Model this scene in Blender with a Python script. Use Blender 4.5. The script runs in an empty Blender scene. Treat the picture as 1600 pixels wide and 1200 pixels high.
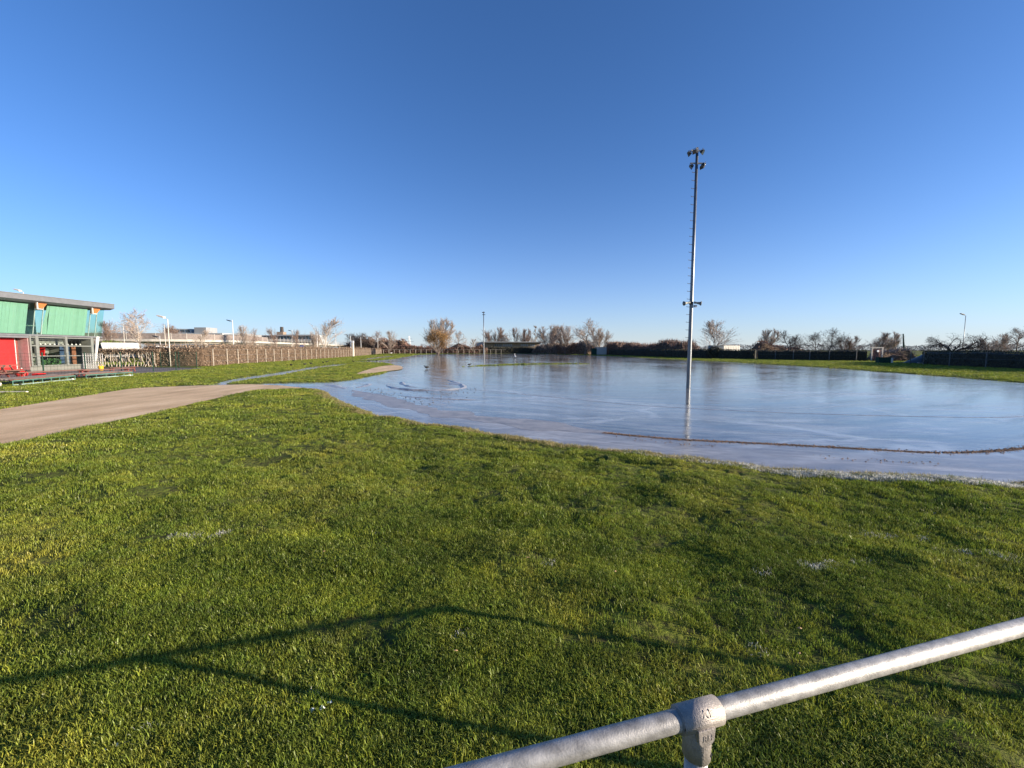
import bpy, bmesh, math, random
import numpy as np
from mathutils import Vector, Matrix, Euler

R = math.radians
scene = bpy.context.scene
C = scene.collection

# ------------------------------------------------------------------ camera, sky, sun, exposure
cam_data = bpy.data.cameras.new('camera')
cam = bpy.data.objects.new('camera', cam_data)
C.objects.link(cam)
cam_data.sensor_fit = 'HORIZONTAL'
cam_data.sensor_width = 36.0
cam_data.lens = 14.625
cam_data.clip_start = 0.05
cam_data.clip_end = 9000
cam.location = (0, 0, 1.65)
cam.rotation_euler = (math.pi / 2 - math.atan(53 / 650), 0, 0)
scene.camera = cam

SUN_AZ, SUN_EL = R(102.5), R(12.7)          # clockwise from the view axis; low winter sun
world = bpy.data.worlds.new('World')
scene.world = world
world.use_nodes = True
wn = world.node_tree.nodes
bg = wn['Background']
sky = wn.new('ShaderNodeTexSky')
sky.sky_type = 'NISHITA'
sky.sun_disc = False
sky.sun_elevation = SUN_EL
sky.sun_rotation = SUN_AZ
sky.altitude = 0
sky.air_density = 0.75
sky.dust_density = 0.6
sky.ozone_density = 6.2
wl = world.node_tree.links
tcw = wn.new('ShaderNodeTexCoord')
sep = wn.new('ShaderNodeSeparateXYZ')
wl.new(tcw.outputs['Generated'], sep.inputs[0])
hz = wn.new('ShaderNodeMath')
hz.operation = 'MULTIPLY'
hz.inputs[1].default_value = -1 / 0.105
wl.new(sep.outputs[2], hz.inputs[0])
he = wn.new('ShaderNodeMath')
he.operation = 'EXPONENT'
wl.new(hz.outputs[0], he.inputs[0])
hm_ = wn.new('ShaderNodeMath')
hm_.operation = 'MULTIPLY'
hm_.use_clamp = True
hm_.inputs[1].default_value = 0.82
wl.new(he.outputs[0], hm_.inputs[0])
hmix = wn.new('ShaderNodeMix')
hmix.data_type = 'RGBA'
hmix.inputs[7].default_value = (3.25, 3.45, 3.5, 1)      # pale winter haze low over the horizon, all the way round
wl.new(hm_.outputs[0], hmix.inputs[0])
wl.new(sky.outputs[0], hmix.inputs[6])
wl.new(hmix.outputs[2], bg.inputs[0])
bg.inputs[1].default_value = 0.11

sl = bpy.data.lights.new('sun', 'SUN')
sl.energy = 5.0
sl.angle = R(0.55)
sl.color = (1.0, 0.86, 0.68)
sun = bpy.data.objects.new('sun', sl)
C.objects.link(sun)
sdir = Vector((math.cos(SUN_EL) * math.sin(SUN_AZ), math.cos(SUN_EL) * math.cos(SUN_AZ), math.sin(SUN_EL)))
sun.rotation_euler = sdir.to_track_quat('Z', 'Y').to_euler()
sun.location = (60, -15, 30)

scene.view_settings.view_transform = 'Standard'
scene.view_settings.look = 'None'
scene.view_settings.gamma = 1.0
scene.view_settings.exposure = 1.12
scene.view_settings.use_curve_mapping = False

# ------------------------------------------------------------------ helpers
ORI = {}


def tag(o, label=None, cat=None, group=None, kind=None):
    if label: o['label'] = label
    if cat: o['category'] = cat
    if group: o['group'] = group
    if kind: o['kind'] = kind
    return o


def thing(name, loc, label, cat, group=None, rz=0.0):
    o = bpy.data.objects.new(name, None)
    o.empty_display_size = 0.2
    C.objects.link(o)
    o.location = loc
    o.rotation_euler = (0, 0, rz)
    ORI[o.name] = Vector(loc)
    return tag(o, label, cat, group)


def copy_tree(o, parent=None):
    c = o.copy()
    C.objects.link(c)
    if parent: c.parent = parent
    for ch in list(o.children): copy_tree(ch, c)
    return c


def cross3(a, b):
    return np.array((a[1] * b[2] - a[2] * b[1], a[2] * b[0] - a[0] * b[2], a[0] * b[1] - a[1] * b[0]))


def unit(v):
    return v / (math.sqrt(v[0] * v[0] + v[1] * v[1] + (v[2] * v[2] if len(v) > 2 else 0)) + 1e-9)


class MB:
    def __init__(s): s.v = []; s.f = []

    def add(s, vs, fs):
        b = len(s.v)
        s.v += [tuple(map(float, p)) for p in vs]
        s.f += [tuple(i + b for i in f) for f in fs]
        return s

    def box(s, c, d, rz=0.0, rx=0.0, ry=0.0):
        m = Euler((rx, ry, rz)).to_matrix()
        c = Vector(c)
        vs = [c + m @ Vector((x * d[0] / 2, y * d[1] / 2, z * d[2] / 2)) for x in (-1, 1) for y in (-1, 1) for z in (-1, 1)]
        return s.add(vs, [(0, 1, 3, 2), (4, 6, 7, 5), (0, 4, 5, 1), (2, 3, 7, 6), (0, 2, 6, 4), (1, 5, 7, 3)])

    def tube(s, pts, rad, n=8, cap=True):
        pts = [np.array(p, float) for p in pts]
        if not hasattr(rad, '__len__'): rad = [rad] * len(pts)
        vs, fs = [], []
        u = None
        for i, p in enumerate(pts):
            d = pts[min(i + 1, len(pts) - 1)] - pts[max(i - 1, 0)]
            if np.linalg.norm(d) < 1e-7: d = pts[min(i + 2, len(pts) - 1)] - pts[max(i - 2, 0)]
            d = unit(d)
            if u is None:
                a = np.array((0, 0, 1.)) if abs(d[2]) < .9 else np.array((1., 0, 0))
                u = unit(cross3(d, a))
            else:
                u = unit(u - d * np.dot(u, d))
            w = cross3(d, u)
            for k in range(n):
                t = 2 * math.pi * k / n
                vs.append(p + rad[i] * (math.cos(t) * u + math.sin(t) * w))
        for i in range(len(pts) - 1):
            for k in range(n):
                k2 = (k + 1) % n
                fs.append((i * n + k, i * n + k2, (i + 1) * n + k2, (i + 1) * n + k))
        if cap:
            fs.append(tuple(range(n))[::-1])
            b = (len(pts) - 1) * n
            fs.append(tuple(b + k for k in range(n)))
        return s.add(vs, fs)

    def prism(s, poly, z0, z1):
        n = len(poly)
        vs = [(x, y, z0) for x, y in poly] + [(x, y, z1) for x, y in poly]
        fs = [tuple(range(n))[::-1], tuple(range(n, 2 * n))]
        fs += [(i, (i + 1) % n, n + (i + 1) % n, n + i) for i in range(n)]
        return s.add(vs, fs)

    def extr(s, poly, off):
        """closed 3-D polygon extruded along off"""
        n = len(poly)
        o = np.array(off, float)
        p = [np.array(q, float) for q in poly]
        vs = p + [q + o for q in p]
        fs = [tuple(range(n))[::-1], tuple(range(n, 2 * n))]
        fs += [(i, (i + 1) % n, n + (i + 1) % n, n + i) for i in range(n)]
        return s.add(vs, fs)

    def build(s, name, mat, parent=None, smooth=False, bevel=0.0):
        org = ORI.get(parent.name, Vector((0, 0, 0))) if parent else Vector((0, 0, 0))
        me = bpy.data.meshes.new(name)
        me.from_pydata([(x - org[0], y - org[1], z - org[2]) for x, y, z in s.v], [], s.f)
        bm = bmesh.new()
        bm.from_mesh(me)
        bmesh.ops.recalc_face_normals(bm, faces=bm.faces)
        if bevel > 0:
            bmesh.ops.bevel(bm, geom=[e for e in bm.edges], offset=bevel, segments=2, affect='EDGES', profile=0.6)
        bm.to_mesh(me)
        bm.free()
        if smooth:
            for p in me.polygons: p.use_smooth = True
        me.materials.append(mat)
        o = bpy.data.objects.new(name, me)
        C.objects.link(o)
        if parent:
            o.parent = parent
            ORI[o.name] = org
        return o


def np_mesh(name, V, T, mat, parent=None, smooth=False):
    me = bpy.data.meshes.new(name)
    V = np.ascontiguousarray(V, np.float32)
    T = np.ascontiguousarray(T, np.int32)
    k = T.shape[1]
    me.vertices.add(len(V))
    me.vertices.foreach_set('co', V.ravel())
    me.loops.add(T.size)
    me.loops.foreach_set('vertex_index', T.ravel())
    me.polygons.add(len(T))
    me.polygons.foreach_set('loop_start', np.arange(0, T.size, k, dtype=np.int32))
    me.polygons.foreach_set('loop_total', np.full(len(T), k, np.int32))
    me.polygons.foreach_set('use_smooth', np.full(len(T), smooth, bool))
    me.update(calc_edges=True)
    me.validate()
    me.materials.append(mat)
    o = bpy.data.objects.new(name, me)
    C.objects.link(o)
    if parent: o.parent = parent
    return o


def hash2(ix, iy, seed):
    h = (ix.astype(np.int64) * 374761393 + iy.astype(np.int64) * 668265263 + seed * 1442695041) & 0x7fffffff
    h = ((h ^ (h >> 13)) * 1274126177) & 0x7fffffff
    return ((h ^ (h >> 16)) & 0xffff) / 65535.0


def vnoise(x, y, seed=0):
    ix, iy = np.floor(x), np.floor(y)
    fx, fy = x - ix, y - iy
    fx = fx * fx * (3 - 2 * fx)
    fy = fy * fy * (3 - 2 * fy)
    a, b = hash2(ix, iy, seed), hash2(ix + 1, iy, seed)
    c, d = hash2(ix, iy + 1, seed), hash2(ix + 1, iy + 1, seed)
    return (a * (1 - fx) + b * fx) * (1 - fy) + (c * (1 - fx) + d * fx) * fy


def fbm(x, y, seed=0, o=3):
    r, a, t = 0, 0.5, 0
    for i in range(o):
        r = r + a * vnoise(x * 2 ** i, y * 2 ** i, seed + i * 7)
        t += a
        a *= .5
    return r / t


def seg_dist(x, y, pts, closed):
    n = len(pts)
    d = np.full(x.shape, 1e9)
    for i in range(n if closed else n - 1):
        ax, ay = pts[i]
        bx, by = pts[(i + 1) % n]
        dx, dy = bx - ax, by - ay
        t = np.clip(((x - ax) * dx + (y - ay) * dy) / (dx * dx + dy * dy + 1e-12), 0, 1)
        d = np.minimum(d, np.hypot(x - ax - t * dx, y - ay - t * dy))
    return d


def sdf(x, y, poly):
    d = seg_dist(x, y, poly, True)
    ins = np.zeros(x.shape, bool)
    n = len(poly)
    for i in range(n):
        ax, ay = poly[i]
        bx, by = poly[(i + 1) % n]
        if ay == by: continue
        c = ((ay > y) != (by > y)) & (x < (bx - ax) * (y - ay) / (by - ay) + ax)
        ins ^= c
    return np.where(ins, -d, d)


def smooth_poly(p, it=2, closed=True):
    for _ in range(it):
        q = []
        n = len(p)
        for i in range(n if closed else n - 1):
            a, b = p[i], p[(i + 1) % n]
            q += [(a[0] * .75 + b[0] * .25, a[1] * .75 + b[1] * .25), (a[0] * .25 + b[0] * .75, a[1] * .25 + b[1] * .75)]
        if not closed: q = [p[0]] + q + [p[-1]]
        p = q
    return p


# ------------------------------------------------------------------ materials
def nmat(name):
    m = bpy.data.materials.new(name)
    m.use_nodes = True
    nt = m.node_tree
    return m, nt, nt.nodes, nt.links, nt.nodes['Principled BSDF']


def ramp(n, stops):
    r = n.new('ShaderNodeValToRGB')
    e = r.color_ramp.elements
    while len(e) < len(stops): e.new(0.5)
    for i, (p, c) in enumerate(stops):
        e[i].position = p
        e[i].color = (*c, 1) if len(c) == 3 else c
    return r


def M(name, col, rough=.7, metal=0.0, var=.25, scale=4.0, bump=0.0, bscale=40.0, spec=.5, rvar=.1, island=0.0, stretch=(1, 1, 1)):
    m, nt, n, l, b = nmat(name)
    tc = n.new('ShaderNodeTexCoord')
    mp = n.new('ShaderNodeMapping')
    mp.inputs['Scale'].default_value = stretch
    l.new(tc.outputs['Object'], mp.inputs[0])
    nz = n.new('ShaderNodeTexNoise')
    nz.inputs['Scale'].default_value = scale
    nz.inputs['Detail'].default_value = 6
    nz.inputs['Roughness'].default_value = .65
    l.new(mp.outputs[0], nz.inputs['Vector'])
    lo = tuple(max(0, c * (1 - var)) for c in col)
    hi = tuple(min(1, c * (1 + var)) for c in col)
    r = ramp(n, [(.3, lo), (.7, hi)])
    l.new(nz.outputs[0], r.inputs[0])
    out = r.outputs[0]
    if island > 0:
        g = n.new('ShaderNodeNewGeometry')
        h = n.new('ShaderNodeHueSaturation')
        mr = n.new('ShaderNodeMapRange')
        mr.inputs[3].default_value = 1 - island
        mr.inputs[4].default_value = 1 + island
        l.new(g.outputs['Random Per Island'], mr.inputs[0])
        l.new(mr.outputs[0], h.inputs['Value'])
        l.new(out, h.inputs['Color'])
        out = h.outputs[0]
    l.new(out, b.inputs['Base Color'])
    rr = n.new('ShaderNodeMapRange')
    rr.inputs[3].default_value = max(.02, rough - rvar)
    rr.inputs[4].default_value = min(1, rough + rvar)
    l.new(nz.outputs[0], rr.inputs[0])
    l.new(rr.outputs[0], b.inputs['Roughness'])
    b.inputs['Metallic'].default_value = metal
    b.inputs['Specular IOR Level'].default_value = spec
    if bump > 0:
        n2 = n.new('ShaderNodeTexNoise')
        n2.inputs['Scale'].default_value = bscale
        n2.inputs['Detail'].default_value = 4
        l.new(mp.outputs[0], n2.inputs['Vector'])
        bp = n.new('ShaderNodeBump')
        bp.inputs['Strength'].default_value = bump
        bp.inputs['Distance'].default_value = .02
        l.new(n2.outputs[0], bp.inputs['Height'])
        l.new(bp.outputs[0], b.inputs['Normal'])
    return m


def math_node(n, l, op, a, b=None):
    x = n.new('ShaderNodeMath')
    x.operation = op
    for i, v in enumerate((a, b)):
        if v is None: continue
        if isinstance(v, (int, float)): x.inputs[i].default_value = v
        else: l.new(v, x.inputs[i])
    return x.outputs[0]


def mixc(n, l, fac, a, b, typ='MIX'):
    x = n.new('ShaderNodeMix')
    x.data_type = 'RGBA'
    x.blend_type = typ
    for i, v in ((0, fac), (6, a), (7, b)):
        if isinstance(v, (int, float)): x.inputs[i].default_value = v
        elif isinstance(v, tuple): x.inputs[i].default_value = (*v, 1)
        else: l.new(v, x.inputs[i])
    return x.outputs[2]


def world_noise(n, l, scale, detail=4, stretch=(1, 1, 1), rough=.6):
    g = n.new('ShaderNodeNewGeometry')
    mp = n.new('ShaderNodeMapping')
    mp.inputs['Scale'].default_value = stretch
    l.new(g.outputs['Position'], mp.inputs[0])
    z = n.new('ShaderNodeTexNoise')
    z.inputs['Scale'].default_value = scale
    z.inputs['Detail'].default_value = detail
    z.inputs['Roughness'].default_value = rough
    l.new(mp.outputs[0], z.inputs['Vector'])
    return z.outputs[0]


def grass_colour(n, l):
    """lawn colour that the soil sheet and the blades share: patches of fresh, dull and yellowed turf"""
    a = world_noise(n, l, .55, 4)
    b = world_noise(n, l, 2.3, 3)
    r1 = ramp(n, [(.32, (.108, .158, .020)), (.5, (.185, .235, .029)), (.68, (.265, .280, .045))])
    l.new(a, r1.inputs[0])
    r2 = ramp(n, [(.30, (.6, .65, .64)), (.5, (1, 1, 1)), (.72, (1.25, 1.18, 1.0))])
    l.new(b, r2.inputs[0])
    c = mixc(n, l, 1.0, r1.outputs[0], r2.outputs[0], 'MULTIPLY')
    w = world_noise(n, l, 1.0, 4, (.35, 2.6, 1))
    r4 = ramp(n, [(.34, (.82, .84, .86)), (.5, (1, 1, 1)), (.66, (1.3, 1.25, 1.15))])
    l.new(w, r4.inputs[0])
    c = mixc(n, l, 1.0, c, r4.outputs[0], 'MULTIPLY')
    d = world_noise(n, l, 1.6, 4, (1, 1, 1))
    r3 = ramp(n, [(.60, (0, 0, 0)), (.72, (1, 1, 1))])
    l.new(d, r3.inputs[0])
    return mixc(n, l, math_node(n, l, 'MULTIPLY', r3.outputs[0], .25), c, (.22, .19, .06))


def make_blade_mat(name, kind):
    m, nt, n, l, b = nmat(name)
    n.remove(b)
    oi = n.new('ShaderNodeObjectInfo')
    g = n.new('ShaderNodeNewGeometry')
    if kind == 'grass':
        c = grass_colour(n, l)
    elif kind == 'frost':
        r = ramp(n, [(.32, (.18, .20, .10)), (.55, (.62, .61, .54))])
        l.new(world_noise(n, l, 9, 3), r.inputs[0])
        c = r.outputs[0]
    else:
        r = ramp(n, [(.35, (.20, .19, .055)), (.65, (.40, .34, .16))])
        l.new(world_noise(n, l, 5, 3), r.inputs[0])
        c = r.outputs[0]
    h = n.new('ShaderNodeHueSaturation')
    mr = n.new('ShaderNodeMapRange')
    mr.inputs[3].default_value = .5
    mr.inputs[4].default_value = 1.6
    l.new(g.outputs['Random Per Island'], mr.inputs[0])
    l.new(mr.outputs[0], h.inputs['Value'])
    mr2 = n.new('ShaderNodeMapRange')
    mr2.inputs[3].default_value = .475
    mr2.inputs[4].default_value = .515
    l.new(oi.outputs['Random'], mr2.inputs[0])
    l.new(mr2.outputs[0], h.inputs['Hue'])
    l.new(c, h.inputs['Color'])
    d = n.new('ShaderNodeBsdfDiffuse')
    t = n.new('ShaderNodeBsdfTranslucent')
    gl = n.new('ShaderNodeBsdfGlossy')
    gl.inputs['Roughness'].default_value = .45
    gl.inputs['Color'].default_value = (.5, .5, .45, 1)
    l.new(h.outputs[0], d.inputs[0])
    l.new(h.outputs[0], t.inputs[0])
    mx = n.new('ShaderNodeMixShader')
    mx.inputs[0].default_value = .34
    l.new(d.outputs[0], mx.inputs[1])
    l.new(t.outputs[0], mx.inputs[2])
    mx2 = n.new('ShaderNodeMixShader')
    mx2.inputs[0].default_value = .05
    l.new(mx.outputs[0], mx2.inputs[1])
    l.new(gl.outputs[0], mx2.inputs[2])
    l.new(mx2.outputs[0], n['Material Output'].inputs[0])
    return m


def make_ground_mat():
    m, nt, n, l, b = nmat('turf_soil')
    c = grass_colour(n, l)
    s = world_noise(n, l, 14, 6, (1, 1, 1), .7)
    r = ramp(n, [(.42, (0, 0, 0)), (.62, (1, 1, 1))])
    l.new(s, r.inputs[0])
    c2 = mixc(n, l, math_node(n, l, 'ADD', math_node(n, l, 'MULTIPLY', r.outputs[0], .55), .35), c, (.045, .036, .02))
    l.new(c2, b.inputs['Base Color'])
    b.inputs['Roughness'].default_value = .95
    b.inputs['Specular IOR Level'].default_value = .1
    bp = n.new('ShaderNodeBump')
    bp.inputs['Strength'].default_value = 1
    bp.inputs['Distance'].default_value = .05
    l.new(world_noise(n, l, 22, 6), bp.inputs['Height'])
    l.new(bp.outputs[0], b.inputs['Normal'])
    return m


def make_ice_mat():
    m, nt, n, l, b = nmat('ice')
    at = n.new('ShaderNodeAttribute')
    at.attribute_name = 'band'
    g = n.new('ShaderNodeNewGeometry')
    sp = n.new('ShaderNodeSeparateXYZ')
    l.new(g.outputs['Position'], sp.inputs[0])
    # streaks that follow the bend of the track, as skates and drifting floes leave them
    cb = n.new('ShaderNodeCombineXYZ')
    l.new(math_node(n, l, 'MULTIPLY', at.outputs['Fac'], 1.6), cb.inputs[0])
    l.new(math_node(n, l, 'MULTIPLY', sp.outputs[0], .16), cb.inputs[1])
    st = n.new('ShaderNodeTexNoise')
    st.inputs['Scale'].default_value = 1.0
    st.inputs['Detail'].default_value = 8
    st.inputs['Roughness'].default_value = .72
    st.inputs['Distortion'].default_value = .9
    l.new(cb.outputs[0], st.inputs['Vector'])
    a = world_noise(n, l, .17, 6, (1, .55, 1), .62)
    f = world_noise(n, l, 1.5, 7, (.45, 1.1, 1), .72)
    mixn = math_node(n, l, 'ADD', math_node(n, l, 'MULTIPLY', a, .3), math_node(n, l, 'ADD', math_node(n, l, 'MULTIPLY', f, .3), math_node(n, l, 'MULTIPLY', st.outputs[0], .4)))
    r1 = ramp(n, [(.41, (.075, .07, .064)), (.48, (.16, .15, .138)), (.54, (.27, .258, .24)), (.61, (.44, .425, .405))])
    l.new(mixn, r1.inputs[0])
    nearf = n.new('ShaderNodeMapRange')
    nearf.inputs[1].default_value = .15
    nearf.inputs[2].default_value = -.35
    l.new(at.outputs['Fac'], nearf.inputs[0])
    r2 = ramp(n, [(.42, (.15, .125, .108)), (.51, (.27, .24, .215)), (.59, (.46, .43, .40))])
    l.new(mixn, r2.inputs[0])
    c = mixc(n, l, math_node(n, l, 'MULTIPLY', nearf.outputs[0], .85), r1.outputs[0], r2.outputs[0])
    # thin scratches and healed cracks
    vo = n.new('ShaderNodeTexVoronoi')
    vo.feature = 'DISTANCE_TO_EDGE'
    vo.inputs['Scale'].default_value = .33
    mp = n.new('ShaderNodeMapping')
    mp.inputs['Scale'].default_value = (.55, 1.0, 1)
    nv = n.new('ShaderNodeTexNoise')
    nv.inputs['Scale'].default_value = .8
    nv.inputs['Detail'].default_value = 4
    l.new(g.outputs['Position'], nv.inputs['Vector'])
    va = n.new('ShaderNodeVectorMath')
    va.operation = 'MULTIPLY_ADD'
    va.inputs[1].default_value = (1.8, 1.8, 0)
    l.new(nv.outputs['Color'], va.inputs[0])
    l.new(g.outputs['Position'], va.inputs[2])
    l.new(va.outputs[0], mp.inputs[0])
    l.new(mp.outputs[0], vo.inputs['Vector'])
    rc = ramp(n, [(.0, (1, 1, 1)), (.014, (.7, .7, .7)), (.035, (0, 0, 0))])
    l.new(vo.outputs['Distance'], rc.inputs[0])
    rk = ramp(n, [(.42, (0, 0, 0)), (.56, (1, 1, 1))])
    l.new(a, rk.inputs[0])
    crk = math_node(n, l, 'MULTIPLY', rc.outputs[0], rk.outputs[0])
    c = mixc(n, l, math_node(n, l, 'MULTIPLY', crk, .6), c, (.5, .5, .49))
    l.new(c, b.inputs['Base Color'])
    rr = n.new('ShaderNodeMapRange')
    rr.inputs[1].default_value = .43
    rr.inputs[2].default_value = .60
    rr.inputs[3].default_value = .02
    rr.inputs[4].default_value = .17
    l.new(mixn, rr.inputs[0])
    l.new(math_node(n, l, 'ADD', rr.outputs[0], math_node(n, l, 'MULTIPLY', nearf.outputs[0], .12)), b.inputs['Roughness'])
    b.inputs['IOR'].default_value = 1.33
    b.inputs['Specular IOR Level'].default_value = .55
    bp = n.new('ShaderNodeBump')
    bp.inputs['Strength'].default_value = .6
    bp.inputs['Distance'].default_value = .004
    l.new(world_noise(n, l, 2.6, 6, (.6, 1.3, 1), .65), bp.inputs['Height'])
    bp2 = n.new('ShaderNodeBump')
    bp2.inputs['Strength'].default_value = .5
    bp2.inputs['Distance'].default_value = .018
    l.new(math_node(n, l, 'ADD', st.outputs[0], math_node(n, l, 'MULTIPLY', crk, .25)), bp2.inputs['Height'])
    l.new(bp.outputs[0], bp2.inputs['Normal'])
    bp3 = n.new('ShaderNodeBump')
    bp3.inputs['Strength'].default_value = .55
    bp3.inputs['Distance'].default_value = .016
    l.new(world_noise(n, l, .95, 3, (.45, 1.25, 1), .55), bp3.inputs['Height'])
    l.new(bp2.outputs[0], bp3.inputs['Normal'])
    l.new(bp3.outputs[0], b.inputs['Normal'])
    return m


def make_track_mat():
    m, nt, n, l, b = nmat('red_brown_asphalt')
    a = world_noise(n, l, .7, 5, (1.6, .5, 1), .65)
    f = world_noise(n, l, 60, 3)
    r1 = ramp(n, [(.3, (.48, .31, .155)), (.52, (.68, .465, .255)), (.72, (.82, .60, .36))])
    l.new(a, r1.inputs[0])
    r2 = ramp(n, [(.3, (.75, .75, .75)), (.7, (1.2, 1.2, 1.2))])
    l.new(f, r2.inputs[0])
    l.new(mixc(n, l, 1.0, r1.outputs[0], r2.outputs[0], 'MULTIPLY'), b.inputs['Base Color'])
    b.inputs['Roughness'].default_value = .85
    bp = n.new('ShaderNodeBump')
    bp.inputs['Strength'].default_value = .7
    bp.inputs['Distance'].default_value = .01
    l.new(f, bp.inputs['Height'])
    l.new(bp.outputs[0], b.inputs['Normal'])
    return m


def make_tint_glass(name, tint, refl=.12):
    m, nt, n, l, b = nmat(name)
    n.remove(b)
    t = n.new('ShaderNodeBsdfTransparent')
    t.inputs[0].default_value = (*tint, 1)
    g = n.new('ShaderNodeBsdfGlossy')
    g.inputs['Roughness'].default_value = .03
    fr = n.new('ShaderNodeLayerWeight')
    fr.inputs[0].default_value = .5
    mx = n.new('ShaderNodeMixShader')
    l.new(math_node(n, l, 'ADD', math_node(n, l, 'MULTIPLY', math_node(n, l, 'POWER', fr.outputs['Facing'], 4.0), .8), refl), mx.inputs[0])
    l.new(t.outputs[0], mx.inputs[1])
    l.new(g.outputs[0], mx.inputs[2])
    l.new(mx.outputs[0], n['Material Output'].inputs[0])
    return m


GRASS = make_blade_mat('grass_blades', 'grass')
FROST = make_blade_mat('frosted_blades', 'frost')
DRY = make_blade_mat('dry_blades', 'dry')
SOIL = make_ground_mat()
ICE = make_ice_mat()
TRACK = make_track_mat()
GALV = M('galvanised_steel', (.31, .30, .285), .52, .35, .4, 34, .10, 300, rvar=.12)
GALV_CAST = M('cast_galvanised_steel', (.30, .27, .245), .55, .4, .2, 40, .22, 300, rvar=.08)
MAST = M('mast_steel', (.17, .18, .19), .42, .75, .15, 3, rvar=.1)
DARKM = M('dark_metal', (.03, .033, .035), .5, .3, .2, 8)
WHITE = M('white_paint', (.60, .59, .57), .5, 0, .08, 6)
POSTB = M('weathered_post', (.45, .39, .31), .85, 0, .25, 5)
POSTD = M('dark_post', (.10, .10, .095), .85, 0, .25, 5)
CREAM = M('cream_concrete', (.62, .57, .48), .8, 0, .15, 5)
GREYF = M('grey_frame', (.19, .20, .18), .5, .2, .1, 6)
ROOFM = M('zinc_roof_edge', (.15, .155, .165), .6, .2, .12, 3)
ORANGE = M('orange_timber', (.36, .12, .025), .6, 0, .3, 12, stretch=(1, 1, 6))
RED = M('red_paint', (.72, .02, .02), .4, 0, .1, 3)
REDDK = M('faded_red', (.20, .05, .04), .6, 0, .25, 6)
MAUVE = M('mauve_plaster', (.34, .23, .22), .8, 0, .15, 4)
CURT = M('pale_curtain', (.235, .335, .285), .9, 0, .06, 3)
GLASSG = make_tint_glass('green_glass', (.89, .985, .945), .03)
GLASSC = make_tint_glass('clear_glass', (.95, .97, .96), .03)
INTW = M('interior_wall', (.19, .20, .18), .9, 0, .25, 1.2)
INTD = M('interior_floor', (.07, .06, .05), .6, 0, .2, 3)
BLUEC = M('navy_panel', (.03, .06, .12), .5, 0, .2, 4)
BROWNC = M('brown_panel', (.20, .08, .04), .6, 0, .2, 4)
WOODB = M('red_brown_plank', (.16, .08, .06), .75, 0, .35, 6, .3, 60, stretch=(8, 1, 8))
WOODG = M('weathered_plank', (.28, .24, .20), .85, 0, .3, 6, .3, 60, stretch=(8, 1, 8))
GREENS = M('green_steel', (.10, .22, .17), .5, .2, .3, 6)
PALEG = M('pale_green_steel', (.36, .46, .40), .5, .3, .25, 6)
DGREEN = M('dark_green_paint', (.015, .045, .03), .8, 0, .2, 5, spec=.2)
PAVE = M('dark_paving', (.16, .135, .13), .85, 0, .3, 2.5, .3, 40)
YELLOW = M('yellow_plastic', (.75, .42, .02), .5, 0, .1, 5)
BRICK = M('brick_red', (.22, .10, .075), .85, 0, .3, 9)
PLINTH = M('plinth_grey', (.16, .16, .14), .8, 0, .2, 3)
CONC = M('concrete', (.46, .43, .38), .85, 0, .2, 1.5, .2, 30)
BARRIER = M('noise_barrier', (.20, .165, .15), .8, 0, .3, 1.2)
BARK = M('grey_brown_bark', (.16, .125, .10), .9, 0, .3, 6)
BARKP = M('pale_bark', (.46, .40, .33), .85, 0, .3, 5)
BARKD = M('dark_bark', (.055, .045, .04), .9, 0, .3, 5)
TWIG = M('brown_twigs', (.24, .165, .125), .9, 0, .3, 3, island=.35)
TWIGP = M('pale_twigs', (.36, .285, .23), .9, 0, .3, 3, island=.35)
TWIGD = M('dark_twigs', (.07, .055, .05), .9, 0, .3, 3, island=.3)
TWIGO = M('orange_twigs', (.26, .15, .055), .9, 0, .3, 3, island=.4)
BEECH = M('beech_leaves', (.235, .168, .115), .85, 0, .35, 1.1, island=.55)
BEECHD = M('shaded_hedge_leaves', (.06, .055, .03), .85, 0, .35, 1.3, island=.5)  # dark copy of the leaves, carries the shade of the unlit hedge sides
REDBUSH = M('red_brown_scrub', (.20, .115, .085), .9, 0, .4, .5, island=.5)
GREENBUSH = M('green_bush_leaves', (.09, .12, .02), .85, 0, .35, 1.3, island=.5)
HCORE = M('hedge_core', (.10, .065, .04), .95, 0, .3, 3)
HCORED = M('shaded_hedge_core', (.028, .026, .018), .95, 0, .3, 3)  # core darkened to match, shade in the colour
TARP = M('black_tarpaulin', (.02, .021, .024), .45, 0, .2, 3, .4, 8)
FEATH = M('dark_feathers', (.022, .020, .018), .7, 0, .2, 20)
FEATHW = M('white_feathers', (.78, .76, .72), .7, 0, .05, 20)
WINDOWF = M('far_window_glass', (.045, .06, .07), .12, 0, .2, 3)
FARWHITE = M('far_white_wall', (.27, .275, .28), .7, 0, .06, .5)
FARGREY = M('far_grey_wall', (.36, .38, .38), .7, 0, .1, .5)
BLUEP = M('blue_paint', (.03, .12, .45), .5, 0, .1, 4)
SHEDW = M('brown_cladding', (.24, .18, .13), .8, 0, .2, .7)
FARWOOD = M('far_wood', (.15, .13, .13), .95, 0, .3, .06, island=.3)  # aerial haze is mixed into this lighter wood colour
CONTW = M('white_container', (.40, .38, .34), .6, 0, .1, 1)
CONTG = M('grey_shed_shaded_end', (.16, .18, .20), .6, .1, .15, 1)
TYRE = M('tyre_rubber', (.02, .02, .02), .8, 0, .1, 5)
CARD = M('dark_car_paint', (.015, .018, .03), .25, .2, .1, 3)
LAMPW = M('white_disc', (.85, .85, .83), .5, 0, .03, 5)
LITTER = M('leaf_litter_chips', (.17, .095, .055), .9, 0, .3, 4, island=.5)
RIDGE = M('rough_ice', (.36, .36, .36), .35, 0, .5, 3, .5, 60)
WETTRACK = M('ice_over_asphalt', (.30, .285, .275), .4, 0, .4, 2.5, .3, 40)
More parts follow.
